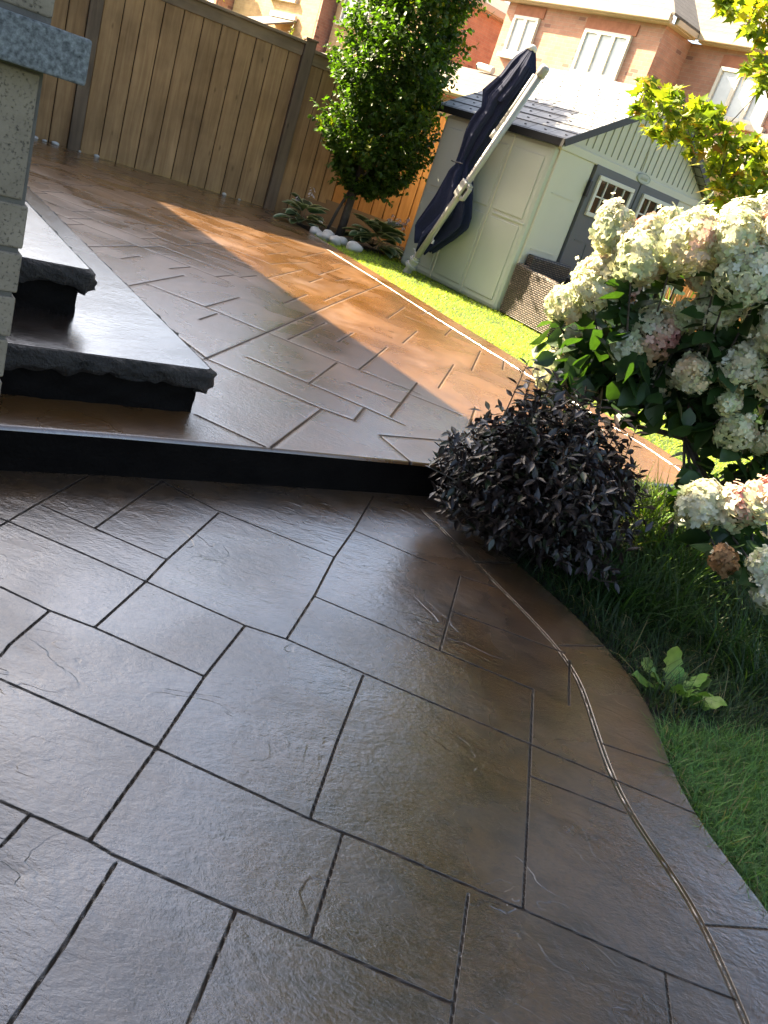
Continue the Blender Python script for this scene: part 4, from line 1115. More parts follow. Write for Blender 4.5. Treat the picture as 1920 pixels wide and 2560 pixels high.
# ------------------------------------------------------------------ hydrangea
BLOOMS = [[0.522, 3.866, 1.353, 0.09, 0], [0.663, 3.804, 1.382, 0.077, 2], [0.656, 3.772, 1.295, 0.112, 0], [0.799, 3.671, 1.4, 0.11, 0], [0.939, 3.61, 1.465, 0.102, 0], [1.102, 3.794, 1.524, 0.066, 2], [0.587, 4.063, 1.219, 0.082, 1], [0.565, 3.91, 1.125, 0.124, 0], [0.474, 4.032, 0.983, 0.085, 1], [0.675, 3.838, 1.148, 0.049, 2], [0.803, 3.909, 1.29, 0.067, 1], [0.949, 3.796, 1.321, 0.09, 2], [1.006, 3.749, 1.395, 0.049, 2], [1.051, 3.591, 1.361, 0.118, 0], [1.039, 3.753, 1.209, 0.09, 1], [1.221, 3.923, 1.342, 0.086, 1], [0.57, 4.039, 0.825, 0.06, 3], [0.541, 4.036, 0.67, 0.098, 1], [0.867, 3.854, 1.011, 0.116, 2], [0.772, 3.811, 0.914, 0.073, 1], [0.956, 3.805, 1.12, 0.066, 4], [1.116, 3.86, 1.043, 0.076, 1], [1.048, 3.912, 0.977, 0.059, 2], [0.868, 3.993, 0.763, 0.073, 4], [1.007, 3.968, 0.818, 0.09, 1], [1.055, 3.709, 0.918, 0.081, 1], [1.236, 3.69, 1.01, 0.098, 1], [1.207, 3.847, 0.877, 0.076, 4], [1.249, 3.781, 1.113, 0.058, 4], [1.321, 3.652, 0.759, 0.081, 4], [1.463, 3.693, 0.735, 0.05, 4], [1.24, 3.652, 0.857, 0.049, 4], [1.184, 3.241, 0.503, 0.09, 0], [1.294, 3.198, 0.547, 0.076, 2], [1.362, 3.17, 0.615, 0.08, 2], [0.983, 3.795, 1.539, 0.082, 0], [0.878, 4.008, 1.474, 0.077, 1], [0.749, 3.931, 1.448, 0.067, 1], [1.107, 3.942, 1.604, 0.077, 0], [1.274, 3.881, 1.244, 0.094, 1], [1.187, 3.676, 1.456, 0.122, 0], [1.291, 3.61, 1.217, 0.113, 1], [1.403, 3.628, 1.031, 0.106, 1], [1.528, 3.653, 0.796, 0.083, 4], [1.114, 3.589, 1.552, 0.095, 1], [1.25, 2.946, 0.409, 0.049, 5], [1.37, 2.892, 0.459, 0.059, 1], [1.423, 2.866, 0.38, 0.062, 1]]
PET_V = [(0, 0, 0)]
PET_F = []
for k in range(4):
    a = R(90 * k + 20); ca, sa = math.cos(a), math.sin(a)
    b = len(PET_V)
    for (u_, v_, w_) in ((.45, -.40, .10), (.62, .0, .05), (.45, .40, .10), (.95, -.30, .0), (1.0, .22, -.02)):
        PET_V.append((u_ * ca - v_ * sa, u_ * sa + v_ * ca, w_))
    PET_F += [(0, b, b + 1), (0, b + 1, b + 2), (b, b + 3, b + 1), (b + 1, b + 4, b + 2), (b + 1, b + 3, b + 4)]
HB = np.array([1.42, 3.96, .04])
hyd = empty('hydrangea_bush', HB, 0, 'large hydrangea bush with cream and pink flower heads at the right', 'shrub')
def bloom(c, r, kind, seed):
    g = rng(seed)
    dens = {0: 1.0, 1: .85, 2: .85, 3: .45, 4: .5, 5: .8}[kind]
    up = np.array([g.normal(0, .35) - .12, g.normal(0, .3) - .25, .9]); up /= np.linalg.norm(up)
    x_ = norm(np.cross(up, [1, 0, .1])); y_ = np.cross(up, x_)
    n = int((250 if r > .075 else 180) * dens * (r / .10) ** 1.2) + 40
    i = np.arange(n) + .5; ph_ = np.arccos(1 - 1.9 * i / n); th = math.pi * (1 + 5 ** .5) * i + g.uniform(0, 6)
    lump = 1 + .08 * np.sin(3 * th + g.uniform(0, 6)) * np.sin(2 * ph_) + .07 * np.sin(7 * th) + g.normal(0, .055, n)
    s_ = np.sin(ph_); co = np.cos(ph_)
    tp = g.uniform(.1, .42); el_ = g.uniform(1.0, 1.35); taper = np.where(co > 0, 1 - tp * co, 1 + .05 * co)
    P = r * lump[:, None] * ((s_ * np.cos(th) * taper)[:, None] * x_ + (s_ * np.sin(th) * taper)[:, None] * y_ + (co * el_)[:, None] * up)
    out = norm(P + g.normal(0, r * .45, (n, 3)))
    tang = norm(np.cross(out, g.normal(0, 1, (n, 3))))
    cream = np.array([(.56, .58, .42), (.62, .63, .53), (.49, .55, .35), (.60, .56, .42)])
    c1 = cream[g.integers(0, 4, n)]
    pdir = norm(g.normal(0, 1, 3) + np.array([.8, .2, -.1]))
    pk = np.clip((P @ pdir) / r * .9 + {0: -.48, 1: -.25, 2: .28, 3: -.25, 4: -.6, 5: 0}[kind] + g.normal(0, .16, n), 0, 1)
    pink = np.array([(.62, .28, .27)]) if kind != 1 else np.array([(.72, .52, .34)])
    c1 = c1 * (1 - pk[:, None]) + pink * pk[:, None]
    gr = np.clip(-(P @ up) / r - .1, 0, 1)[:, None] * .5
    c1 = c1 * (1 - gr) + np.array([(.46, .53, .22)]) * gr
    if kind == 5: c1 = np.array([(.30, .17, .08)]) * g.uniform(.6, 1.4, (n, 1))
    if kind == 4: c1 = c1 * .85 + np.array([(.05, .08, .02)])
    size = g.uniform(.0185, .0265, n) * (1 if kind != 5 else .75)
    V, F, C = scatter(PET_V, PET_F, P, tang, out, size, np.clip(c1 * g.uniform(.88, 1.08, (n, 1)), 0, .9))
    # inner branchlets and a few stray florets poking out
    k = 7
    j = g.integers(0, n, k); P2 = P[j] * g.uniform(1.12, 1.35, (k, 1)) + up * r * .12
    V2, F2, C2 = scatter(PET_V, PET_F, P2, tang[j], norm(P2 + g.normal(0, .03, (k, 3))), np.full(k, .011), np.tile([[.72, .70, .55]], (k, 1)))
    mbv = []
    V = np.concatenate([V, V2]); F = np.concatenate([F, F2 + n * len(PET_V)]); C = np.concatenate([C, C2])
    # branchlets as thin three-sided spikes from the middle to the florets
    idx = g.integers(0, n, 46); tips = np.concatenate([P[idx], P2]); b0 = -up * r * .55
    sv = []
    for q_ in tips:
        s1 = norm(np.cross(q_ - b0, [.3, .5, .8])) * .0013
        mbv.append((b0 + (q_ - b0) * .25 + s1, b0 + (q_ - b0) * .25 - s1, q_))
    mbv = np.array(mbv).reshape(-1, 3); off = len(V)
    V = np.concatenate([V, mbv]); F = np.concatenate([F, np.arange(len(mbv)).reshape(-1, 3) + off]); C = np.concatenate([C, np.tile([[.40, .42, .20]], (len(mbv), 1))])
    lab = {2: 'pink tinted flower head', 5: 'dried brown flower head', 4: 'loose open flower head in the shade'}.get(kind)
    o_ = npmesh('flower_head', V + np.array(c) - HB, F, M['petal'], hyd, col=C)
    if lab: o_['label'] = lab
    return np.array(c) - up * r * .9
heads = [bloom(b[:3], b[3] * .95, b[4], 100 + i) for i, b in enumerate(BLOOMS)]
def hyd_green():
    g = rng(55)
    mb = MB()
    crownbase = np.array([.02, .02, .12])
    mb.tube([(-.14, -.06, -.1), (-.06, -.02, .12), (.05, .0, .34), (.14, -.02, .52)], [.034, .032, .028, .022], 9)
    mb.tube([(.0, .06, -.1), (.18, .04, .24), (.36, .0, .50)], [.022, .02, .015], 8)
    pos, yd, sc, col = [], [], [], []
    def leaf_along(path, k0, n):
        for i in range(n):
            f = k0 + (1 - k0) * (i + .5) / n
            p_ = path(f)
            a = g.uniform(0, 6.28)
            pos.append(p_); yd.append(np.array([math.cos(a), math.sin(a), -.35 + g.normal(0, .3)]))
            sc.append(g.uniform(.09, .15)); col.append(np.array([.026, .056, .016]) * g.uniform(.6, 1.5))
    forks = [np.array([.14, -.02, .50]), np.array([-.20, -.03, .56]), np.array([.36, .0, .48]), np.array([-.46, .0, .52])]
    mb.tube([(.05, 0, .34), (-.08, -.02, .46), forks[1]], [.022, .02, .016], 8); mb.tube([forks[1], (-.34, 0, .54), forks[3]], [.016, .013, .01], 7)
    for h_ in heads:
        q = h_ - HB
        f0 = min(forks, key=lambda f: np.linalg.norm(f - q) + (0 if f[2] < q[2] else .3))
        m_ = f0 * .45 + q * .55 + np.array([0, 0, -.05])
        mb.tube([f0, m_, q], [.009, .006, .0035], 6, False)
        leaf_along(lambda f: (1 - f) ** 2 * f0 + 2 * f * (1 - f) * m_ + f * f * q, .25, 7 + int(14 * max(0, np.linalg.norm(q - f0) - .25)))
    # body of leaves beneath and behind the heads
    n = 760
    P = np.stack([g.uniform(-.92, .95, n), g.uniform(-.30, .55, n), g.uniform(.66, 1.18, n)], 1)
    top = .80 + .34 * np.clip((P[:, 0] + .9) / 1.7, 0, 1)
    P = P[(P[:, 2] < top + .1)]
    for p_ in P:
        a = g.uniform(0, 6.28)
        pos.append(p_); yd.append(np.array([math.cos(a) * .8, math.sin(a) * .8, -.55 + g.normal(0, .25)])); sc.append(g.uniform(.10, .16)); col.append(np.array([.024, .052, .016]) * g.uniform(.5, 1.5))
    # fringe of hanging leaves along the lower edge
    for x_ in np.linspace(-.86, .62, 60):
        for _ in range(3):
            pos.append(np.array([x_ + g.normal(0, .02), g.uniform(-.25, .25), .71 + g.normal(0, .025) + .03 * math.sin(x_ * 9)])); a = g.uniform(0, 6.28)
            yd.append(np.array([math.cos(a) * .35, math.sin(a) * .35, -1])); sc.append(g.uniform(.10, .15)); col.append(np.array([.022, .048, .015]) * g.uniform(.5, 1.3))
    # lower right leaves beside the trunk
    for k in range(230):
        pos.append(np.array([g.uniform(-.12, .8), g.uniform(-.3, .35), g.uniform(.2, .7)])); a = g.uniform(0, 6.28)
        yd.append(np.array([math.cos(a) * .8, math.sin(a) * .8, -.5])); sc.append(g.uniform(.07, .12)); col.append(np.array([.02, .045, .015]) * g.uniform(.5, 1.3))
    mb.build('stems', M['bark'], hyd, sm=True)
    pos = np.array(pos); yd = np.array(yd); n = len(pos)
    nr = g.normal(0, .45, (n, 3)) + np.array([0, -.2, 1.0])
    V, F, C = scatter(LEAF_V, LEAF_F, pos, yd, nr, np.array(sc), np.clip(np.array(col), .003, .4))
    npmesh('foliage', V, F, M['leaf_hyd'], hyd, col=C, sm=True)
hyd_green()

# ------------------------------------------------------------------ purple shrub
def purple():
    g = rng(77)
    base = np.array([.61, 3.42, .0])
    t = empty('purple_shrub', base, 0, 'rounded dark purple leaved shrub at the end of the patio riser', 'shrub')
    mb = MB(); rr = random.Random(3)
    pos, yd, sc, col = [], [], [], []
    cz = .33; rx, ry, rz = .45, .42, .36
    for k in range(1250):
        d = g.normal(0, 1, 3); d[2] = d[2] * .9 + .15; d /= np.linalg.norm(d)
        lump = 1 + .12 * math.sin(5 * d[0] + 3 * d[2]) + .11 * math.sin(6 * d[1] - 3 * d[0] + 1) + .05 * math.sin(13 * d[0] + 9 * d[1])
        tipf = g.uniform(.55, 1.0) if k > 240 else g.uniform(.9, 1.03)
        tip = np.array([d[0] * rx, d[1] * ry, cz + d[2] * rz]) * np.array([1, 1, 1]) * 1.0
        tip = np.array([0, 0, cz]) + (tip - np.array([0, 0, cz])) * tipf * lump
        if tip[2] < .03: continue
        dirn = norm(np.array([d[0], d[1], d[2] * .7 + .55]) + g.normal(0, .2, 3))
        L = g.uniform(.08, .17)
        b = tip - dirn * L
        if k % 3 == 0: mb.tube([(d[0] * .05, d[1] * .05, .0), b * .55 + np.array([0, 0, .02]), b, tip], [.007, .005, .0035, .002], 5, False)
        nl = g.integers(5, 9); tone = g.uniform(.6, 1.5)
        for i in range(nl):
            f = (i + .8) / nl; a = i * 2.4 + g.uniform(0, .6)
            s1 = norm(np.cross(dirn, [.3, .2, .9])); s2 = np.cross(dirn, s1)
            pos.append(b + dirn * L * f)
            yd.append(dirn * (.30 + .35 * f) + (s1 * math.cos(a) + s2 * math.sin(a)) * .9 + np.array([0, 0, -.22]))
            sc.append(g.uniform(.030, .062))
            gc = np.array([.0185, .0125, .0110]) if g.random() > .14 else np.array([.018, .026, .010])
            col.append(gc * tone)
    # upright shoots on top
    for (x_, y_, h_) in ((-.27, .0, .72), (-.21, .05, .68), (-.16, .0, .71), (-.12, .04, .66), (.13, .02, .67), (.2, .08, .64), (.27, .0, .62), (.07, .1, .64)):
        dirn = norm(np.array([g.normal(0, .12), g.normal(0, .1), 1.0])); L = .2
        b = np.array([x_, y_, h_ - L + .06])
        mb.tube([b - dirn * .2, b, b + dirn * L], [.004, .003, .0015], 5, False)
        for i in range(11):
            f = (i + 1) / 11; a = i * 2.4
            pos.append(b + dirn * L * f); yd.append(np.array([math.cos(a) * .8, math.sin(a) * .8, .25])); sc.append(g.uniform(.04, .06)); col.append(np.array([.018, .014, .015]) * g.uniform(.7, 1.4))
    mb.build('stems', M['bark'], t)
    pos = np.array(pos); yd = np.array(yd); n = len(pos)
    nr = g.normal(0, .35, (n, 3)) + np.array([0, 0, 1.0])
    sc_ = np.array(sc)[:, None] * np.array([[.62, 1.12, .9]])
    V, F, C = scatter(LEAF_V, LEAF_F, pos, yd, nr, sc_, np.clip(np.array(col), .002, .2))
    npmesh('foliage', V, F, M['leaf_dark'], t, col=C)
purple()

# ------------------------------------------------------------------ grasses, hostas, weed
def grass_clump(name, base, n, L, w, spread, colA, colB, seed, label, group=None, droop=.55, cat='ornamental grass'):
    g = rng(seed)
    t = empty(name, base, 0, label, cat, group)
    b = np.stack([g.normal(0, spread * .35, n), g.normal(0, spread * .35, n), np.zeros(n)], 1)
    d = np.stack([g.normal(0, .42, n), g.normal(0, .42, n), np.ones(n)], 1)
    V, F, C = ribbons(b, d, g.uniform(.55, 1.0, n) * L, g.uniform(.6, 1.1, n) * w, g.uniform(.15, 1, n) * droop, 7, jit(g, colA, n, .25), jit(g, colB, n, .25), seed + 1)
    npmesh('blades', V, F, M['grass'], t, col=C)
    return t
gz = lambda x, y: float(ground_z(np.array([x]), np.array([y]))[0])
def clump(x, y, *a, **k): return grass_clump('ornamental_grass', (x, y, gz(x, y)), *a, **k)
GR = 'grass clumps around the hydrangea'
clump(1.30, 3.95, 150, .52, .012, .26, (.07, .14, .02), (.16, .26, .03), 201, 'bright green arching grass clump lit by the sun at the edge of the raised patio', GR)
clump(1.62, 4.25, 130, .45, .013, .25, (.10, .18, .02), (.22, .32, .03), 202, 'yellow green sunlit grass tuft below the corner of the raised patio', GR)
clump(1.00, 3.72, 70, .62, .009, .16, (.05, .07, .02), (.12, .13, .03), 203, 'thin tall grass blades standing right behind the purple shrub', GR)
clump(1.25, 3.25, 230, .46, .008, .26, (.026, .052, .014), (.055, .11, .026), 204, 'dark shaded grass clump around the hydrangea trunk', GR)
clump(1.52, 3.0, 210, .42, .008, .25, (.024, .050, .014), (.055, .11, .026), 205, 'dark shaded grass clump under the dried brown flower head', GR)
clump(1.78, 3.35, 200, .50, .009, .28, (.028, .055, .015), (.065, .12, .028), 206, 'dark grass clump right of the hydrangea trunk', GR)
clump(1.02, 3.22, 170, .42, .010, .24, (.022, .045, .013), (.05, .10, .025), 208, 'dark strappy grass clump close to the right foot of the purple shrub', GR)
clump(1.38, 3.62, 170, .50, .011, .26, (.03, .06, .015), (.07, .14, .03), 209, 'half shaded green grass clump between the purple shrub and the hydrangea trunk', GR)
grass_clump('tall_grass_plant', (2.25, 9.25, .14), 130, 2.05, .016, .30, (.06, .12, .03), (.11, .19, .06), 207, 'tall spiky ornamental grass before the right hand shed door', None, .35)

HOST_V, HOST_F, HOST_W = [], [], []
for i, (yy, ww, zz) in enumerate([(0, .06, 0), (.22, .26, .05), (.48, .34, .07), (.74, .24, .02), (.92, .10, -.06)]):
    for xx, k in ((-1, 1.0), (-.66, .0), (0, 0), (.66, .0), (1, 1.0)):
        HOST_V.append((xx * ww, yy, zz - .10 * (1 - abs(xx)) * (ww / .34) + (.02 if abs(xx) == 1 else 0))); HOST_W.append(k)
HOST_V.append((0, 1.0, -.10)); HOST_W.append(.6)
for r_ in range(4):
    for c_ in range(4):
        a = r_ * 5 + c_; HOST_F += [(a, a + 1, a + 6), (a, a + 6, a + 5)]
for c_ in range(4): HOST_F.append((20 + c_, 21 + c_, 25))
def hosta(x, y, n, size, seed, label, stalks):
    g = rng(seed)
    t = empty('hosta_plant', (x, y, .13), 0, label, 'hosta', 'variegated hostas under the tree')
    a = g.uniform(0, 6.28, n); ti = g.uniform(.1, 1.0, n)
    pos = np.stack([np.cos(a) * size * .45 * ti, np.sin(a) * size * .45 * ti, .08 + .20 * (1 - ti) * size / .3], 1)
    yd = np.stack([np.cos(a), np.sin(a), .55 - .75 * ti], 1)
    V, F, C = scatter(HOST_V, HOST_F, pos, yd, np.tile([[0, 0, 1.0]], (n, 1)) + g.normal(0, .2, (n, 3)), g.uniform(.55, .85, n) * size, jit(g, (.07, .11, .045), n, .2), jit(g, (.66, .66, .42), n, .08), HOST_W)
    npmesh('leaves', V, F, M['hosta'], t, col=C, sm=True)
    for (dx, dy, h_) in stalks:
        mb = MB(); mb.tube([(dx * .2, dy * .2, .05), (dx * .6, dy * .6, h_ * .6), (dx, dy, h_)], [.004, .0035, .002], 6); s_ = mb.build('flower_stalk', M['stem'], t)
        k = 16
        P = np.array([dx, dy, h_]) + np.stack([g.normal(0, .012, k), g.normal(0, .012, k), g.uniform(-.09, .02, k)], 1)
        aa = g.uniform(0, 6.28, k)
        V, F, C = scatter(SLEAF_V, SLEAF_F, P, np.stack([np.cos(aa) * .8, np.sin(aa) * .8, -.6 + 0 * aa], 1), g.normal(0, 1, (k, 3)), g.uniform(.035, .055, k), np.tile([[.62, .55, .62]], (k, 1)))
        npmesh('flowers', V, F, M['petal'], s_, col=C)
hosta(-2.22, 10.86, 34, .34, 301, 'smaller cream edged hosta left of the tree at the patio edge', [(.02, .05, .50), (-.12, .02, .36)])
hosta(-1.26, 10.95, 52, .42, 302, 'larger cream edged hosta right of the tree in front of the orange boards', [(.10, .05, .52), (.20, .08, .50), (.30, .05, .55), (.27, .02, .46)])

# lobed weed at the lawn edge
def weed():
    g = rng(401)
    t = empty('leafy_weed', (1.17, 2.62, gz(1.17, 2.62)), 0, 'broad leaved green weed growing at the edge of the lower patio', 'weed')
    WV, WF = [(0, 0, 0)], []
    prof = [(.02, .05), (.05, .2), (.11, .28), (.07, .36), (.16, .46), (.10, .55), (.20, .66), (.15, .76), (.16, .86), (.08, .95)]
    L_ = [(-w, y_, .03 + .05 * math.sin(y_ * 6)) for w, y_ in prof]; Rr = [(w, y_, .03 + .05 * math.cos(y_ * 6)) for w, y_ in prof]; Cc = [(0, y_, .04 * math.sin(y_ * 3)) for w, y_ in prof]
    WV = [(0, 0, 0)] + L_ + Cc + Rr + [(0, 1.02, -.05)]
    n = len(prof)
    for i in range(n - 1):
        WF += [(1 + i, 1 + n + i, 2 + n + i), (1 + i, 2 + n + i, 2 + i), (1 + n + i, 1 + 2 * n + i, 2 + 2 * n + i), (1 + n + i, 2 + 2 * n + i, 2 + n + i)]
    WF += [(0, 1 + n, 1), (0, 1 + 2 * n, 1 + n), (n, 2 * n, 3 * n + 1), (2 * n, 3 * n, 3 * n + 1)]
    k = 15
    a = g.uniform(0, 6.28, k); a[:6] = [.2, -.5, 1.0, 2.2, 3.6, 4.6]
    el = g.uniform(.25, 1.3, k)
    pos = np.stack([np.cos(a) * .012, np.sin(a) * .012, np.full(k, .005)], 1)
    V, F, C = scatter(WV, WF, pos, np.stack([np.cos(a), np.sin(a), el], 1), np.tile([[0, 0, 1.0]], (k, 1)) + g.normal(0, .25, (k, 3)), g.uniform(.11, .19, k), jit(g, (.12, .22, .04), k, .2))
    npmesh('leaves', V, F, M['hosta'], t, col=C, sm=True)
weed()

# ------------------------------------------------------------------ lawn grass (blades one could not count)
def lawn_blades(name, polygon_test, box, n, L, w, colA, colB, seed, label):
    g = rng(seed)
    X = g.uniform(box[0], box[1], n); Y = g.uniform(box[2], box[3], n)
    k = polygon_test(X, Y); X, Y = X[k], Y[k]
    n = len(X); Zg = ground_z(X, Y)
    patch = .75 + .5 * (.5 + .5 * np.sin(X * 2.1 + np.sin(Y * 1.7)) * np.sin(Y * 2.6 + 1))
    b = np.stack([X, Y, Zg - .004], 1); d = np.stack([g.normal(0, .45, n), g.normal(0, .45, n), np.ones(n)], 1)
    ca, cb = jit(g, colA, n, .25) * patch[:, None], jit(g, colB, n, .28)
    dry = g.random(n) < .06; ca[dry] = (.16, .13, .06); cb[dry] = (.30, .25, .12)
    V, F, C = ribbons(b, d, g.uniform(.5, 1.1, n) * L * patch, g.uniform(.7, 1.2, n) * w, g.uniform(.1, .8, n), 3, ca, cb, seed)
    o_ = npmesh(name, V, F, M['grass'], None, col=C)
    tag(o_, label, 'grass', kind='stuff')
def in_upper(X, Y):
    u = (X - O_UP[0]) * E_UP[0] + (Y - O_UP[1]) * E_UP[1]; t = (X - O_UP[0]) * N_UP[0] + (Y - O_UP[1]) * N_UP[1]
    sx_ = (X - SC0[0]) * math.cos(sang) + (Y - SC0[1]) * math.sin(sang); sy_ = -(X - SC0[0]) * math.sin(sang) + (Y - SC0[1]) * math.cos(sang)
    inshed = (sx_ > 0.02) & (sx_ < WS) & (sy_ > .02) & (sy_ < DS)
    fd = (X - F0[0]) * FN[0] + (Y - F0[1]) * FN[1]; fu = (X - F0[0]) * FE[0] + (Y - F0[1]) * FE[1]
    bed = (fu < 1.95) & (fd < 1.28)
    return (t > -.25) & (u > up_u(np.clip(t, 0, 10)) + .004) & ~inshed & ~bed & (fd > .1)
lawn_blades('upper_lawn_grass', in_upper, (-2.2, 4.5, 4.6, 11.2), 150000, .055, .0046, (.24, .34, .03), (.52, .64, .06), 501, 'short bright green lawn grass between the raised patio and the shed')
def in_lower(X, Y):
    ox = X - low_x(np.clip(Y, -3, 4.3))
    return (ox > .002 - .03 * (np.sin(Y * 37) * np.sin(Y * 91 + X * 50) > .55)) & (bed_mask(X, Y) < .5)
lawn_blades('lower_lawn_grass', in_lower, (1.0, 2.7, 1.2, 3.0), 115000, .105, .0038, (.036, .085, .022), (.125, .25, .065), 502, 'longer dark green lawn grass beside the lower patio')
def in_bed(X, Y):
    ox = X - low_x(np.clip(Y, -3, 4.3))
    return (ox > .02) & (bed_mask(X, Y) > .5) & (Y < 4.6)
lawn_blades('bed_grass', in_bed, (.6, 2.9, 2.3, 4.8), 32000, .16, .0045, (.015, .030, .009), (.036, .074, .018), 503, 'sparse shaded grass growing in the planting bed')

# ------------------------------------------------------------------ white boulders, pebbles, cardboard, edging
def rock(name, loc, s, seed, label, group, mat='stone_white', sub=3):
    bmx = bmesh.new(); bmesh.ops.create_icosphere(bmx, subdivisions=sub, radius=1)
    rr = random.Random(seed); a = [rr.uniform(0, 6) for _ in range(6)]
    for v_ in bmx.verts:
        c_ = v_.co
        k = 1 + .10 * math.sin(2.3 * c_.x + a[0]) * math.sin(2.1 * c_.y + a[1]) + .07 * math.sin(4 * c_.z + a[2] + 2 * c_.x) + .03 * math.sin(9 * c_.y + a[3])
        v_.co = Vector((c_.x * s[0] * k, c_.y * s[1] * k, c_.z * s[2] * k))
    me = bpy.data.meshes.new(name); bmx.to_mesh(me); bmx.free()
    o_ = link(name, me, M[mat]); smooth(o_); o_.location = loc; o_.rotation_euler = (0, 0, rr.uniform(0, 6))
    tag(o_, label, 'stone', group)
SG = 'white boulders along the bed under the tree'
for i, (x, y, s, lab) in enumerate([(-1.96, 10.60, .075, 'white boulder nearest the smaller hosta, first of the row'), (-1.80, 10.62, .085, 'greyish white boulder at the back of the row by the thin stem'), (-1.78, 10.44, .070, 'low white boulder at the front of the row touching the patio'),
        (-1.62, 10.55, .075, 'round white boulder right before the tree trunk'), (-1.66, 10.36, .080, 'large white boulder in the front right of the group'), (-1.42, 10.36, .088, 'white boulder standing apart at the right end of the row'), (-1.87, 10.50, .055, 'smallest white boulder wedged in the middle of the group')]):
    rock('white_boulder', (x, y, .15 + s * .45), (s * 1.15, s, s * .78), 600 + i, lab, SG)
for i, (x, y, s) in enumerate([(-5.42, 10.20, .030), (-5.33, 10.24, .022), (-5.22, 10.29, .036), (-4.98, 10.42, .018), (-4.80, 10.50, .030), (-3.40, 11.24, .030), (-3.22, 11.34, .015)]):
    dlt = (np.array([x, y]) - F0); along = float(dlt @ FE); p_ = F0 + FE * along + FN * .065
    rock('pebble', (p_[0], p_[1], ZU + s * .4), (s * 1.3, s, s * .7), 640 + i, 'small white pebble lying at the foot of the fence boards', 'white pebbles along the foot of the fence', 'stone_white', 2)
cb = empty('cardboard_box', (*(F0 + FE * 1.1 + FN * .16), .13), fang, 'flattened brown cardboard box with a white sticker leaning on the fence', 'cardboard')
mb = MB(); mb.box(None, (.30, .012, .34), mat4=Matrix.Translation((-.45, -.01, .155)) @ Matrix.Rotation(R(-7), 4, 'X')); mb.build('flap', M['card'], cb)
mb = MB(); mb.box(None, (.92, .014, .38), mat4=Matrix.Translation((.15, 0, .175)) @ Matrix.Rotation(R(-8), 4, 'X') @ Matrix.Rotation(R(2), 4, 'Y')); mb.build('side_panel', M['card'], cb)
mb = MB(); mb.box(None, (.11, .004, .085), mat4=Matrix.Translation((-.345, -.036, .085)) @ Matrix.Rotation(R(-7), 4, 'X')); st = mb.build('sticker', M['label'], cb)
mb = MB()
for i in range(5): mb.box(None, (.085 - .012 * (i % 3), .003, .006), mat4=Matrix.Translation((-.345 + .004 * (i % 2), -.0395 + .0016 * i, .060 + i * .013)) @ Matrix.Rotation(R(-7), 4, 'X'))
mb.build('print', M['ink'], st)
mb = MB(); ed = [F0 + FE * u_ + FN * d_ for u_, d_ in ((.45, .42), (.95, .40), (1.5, .38), (2.0, .34))]
for a, b in zip(ed[:-1], ed[1:]):
    c_ = (a + b) / 2; mb.box((c_[0], c_[1], .175), (np.linalg.norm(b - a) - .01, .05, .09), math.atan2(b[1] - a[1], b[0] - a[0]), bev=.006)
tag(mb.build('garden_edging', M['wood_post'], None), 'dark timber garden edging between the tree and the white boulders', 'edging')

# ------------------------------------------------------------------ houses across the back gardens
H0 = np.array([1.648, 20.935]); hang = R(-43)
HX = np.array([math.cos(hang), math.sin(hang)]); HY = np.array([-math.sin(hang), math.cos(hang)])
def hloc(x, y): p_ = H0 + HX * x + HY * y; return (float(p_[0]), float(p_[1]), .1)
def window(par, x0, x1, z0, z1, y, npan, sx=0.0, open_pane=False):
    """frame with mullions (part), panes and stone sill (sub-parts); faces -y"""
    m_ = MB(); fw = .07
    m_.box(((x0 + x1) / 2, y - .03, z1 - fw / 2), (x1 - x0, .10, fw)); m_.box(((x0 + x1) / 2, y - .03, z0 + fw / 2), (x1 - x0, .10, fw))
    for i in range(npan + 1):
        xx = x0 + fw / 2 + (x1 - x0 - fw) * i / npan
        m_.box((xx, y - .031, (z0 + z1) / 2), (fw if i in (0, npan) else .085, .098, z1 - z0 - 2 * fw))
    w = m_.build('window', M['white'], par)
    m_ = MB()
    for i in range(npan):
        a = x0 + fw + (x1 - x0 - fw) * i / npan; b = x0 + (x1 - x0 - fw) * (i + 1) / npan
        m_.box(((a + b) / 2, y - .022, (z0 + z1) / 2), (b - a, .02, z1 - z0 - 2 * fw))
    m_.build('pane', M['glass'], w)
    m_ = MB(); m_.box(((x0 + x1) / 2, y - .05, z0 - .06), (x1 - x0 + .22, .16, .11)); m_.build('sill', M['sill'], w)
    m_ = MB(); m_.box(((x0 + x1) / 2, y - .012, z1 + .12), (x1 - x0 + .16, .03, .22)); m_.build('lintel', M['lintel'], w)
    return w
M['sill'] = simple('stone_sill', (.48, .43, .35), .8, .3, .06, 6, .1)
M['lintel'] = simple('lintel_brick', (.36, .15, .09), .9, .25, .2, 9, .4)
def wallbox(par, name, mat, x0, x1, y0, y1, z0, z1):
    m_ = MB(); m_.box(((x0 + x1) / 2, (y0 + y1) / 2, (z0 + z1) / 2), (x1 - x0, y1 - y0, z1 - z0)); return m_.build(name, mat, par)
def eave(par, x0, x1, y, z, d=.30):
    m_ = MB(); m_.box(((x0 + x1) / 2, y - d - .02, z + .10), (x1 - x0, .10, .17), bev=.02); m_.box(((x0 + x1) / 2, y - d / 2, z + .01), (x1 - x0, d, .03)); m_.box(((x0 + x1) / 2, y - d + .05, z + .05), (x1 - x0 - .02, .04, .12))
    return m_.build('eave', M['fascia'], par)
def eave_y(par, x, y0, y1, z, d=.30):
    m_ = MB(); m_.box((x + d + .02, (y0 + y1) / 2, z + .10), (.10, y1 - y0, .17), bev=.02); m_.box((x + d / 2, (y0 + y1) / 2, z + .01), (d, y1 - y0, .03))
    return m_.build('eave', M['fascia'], par)
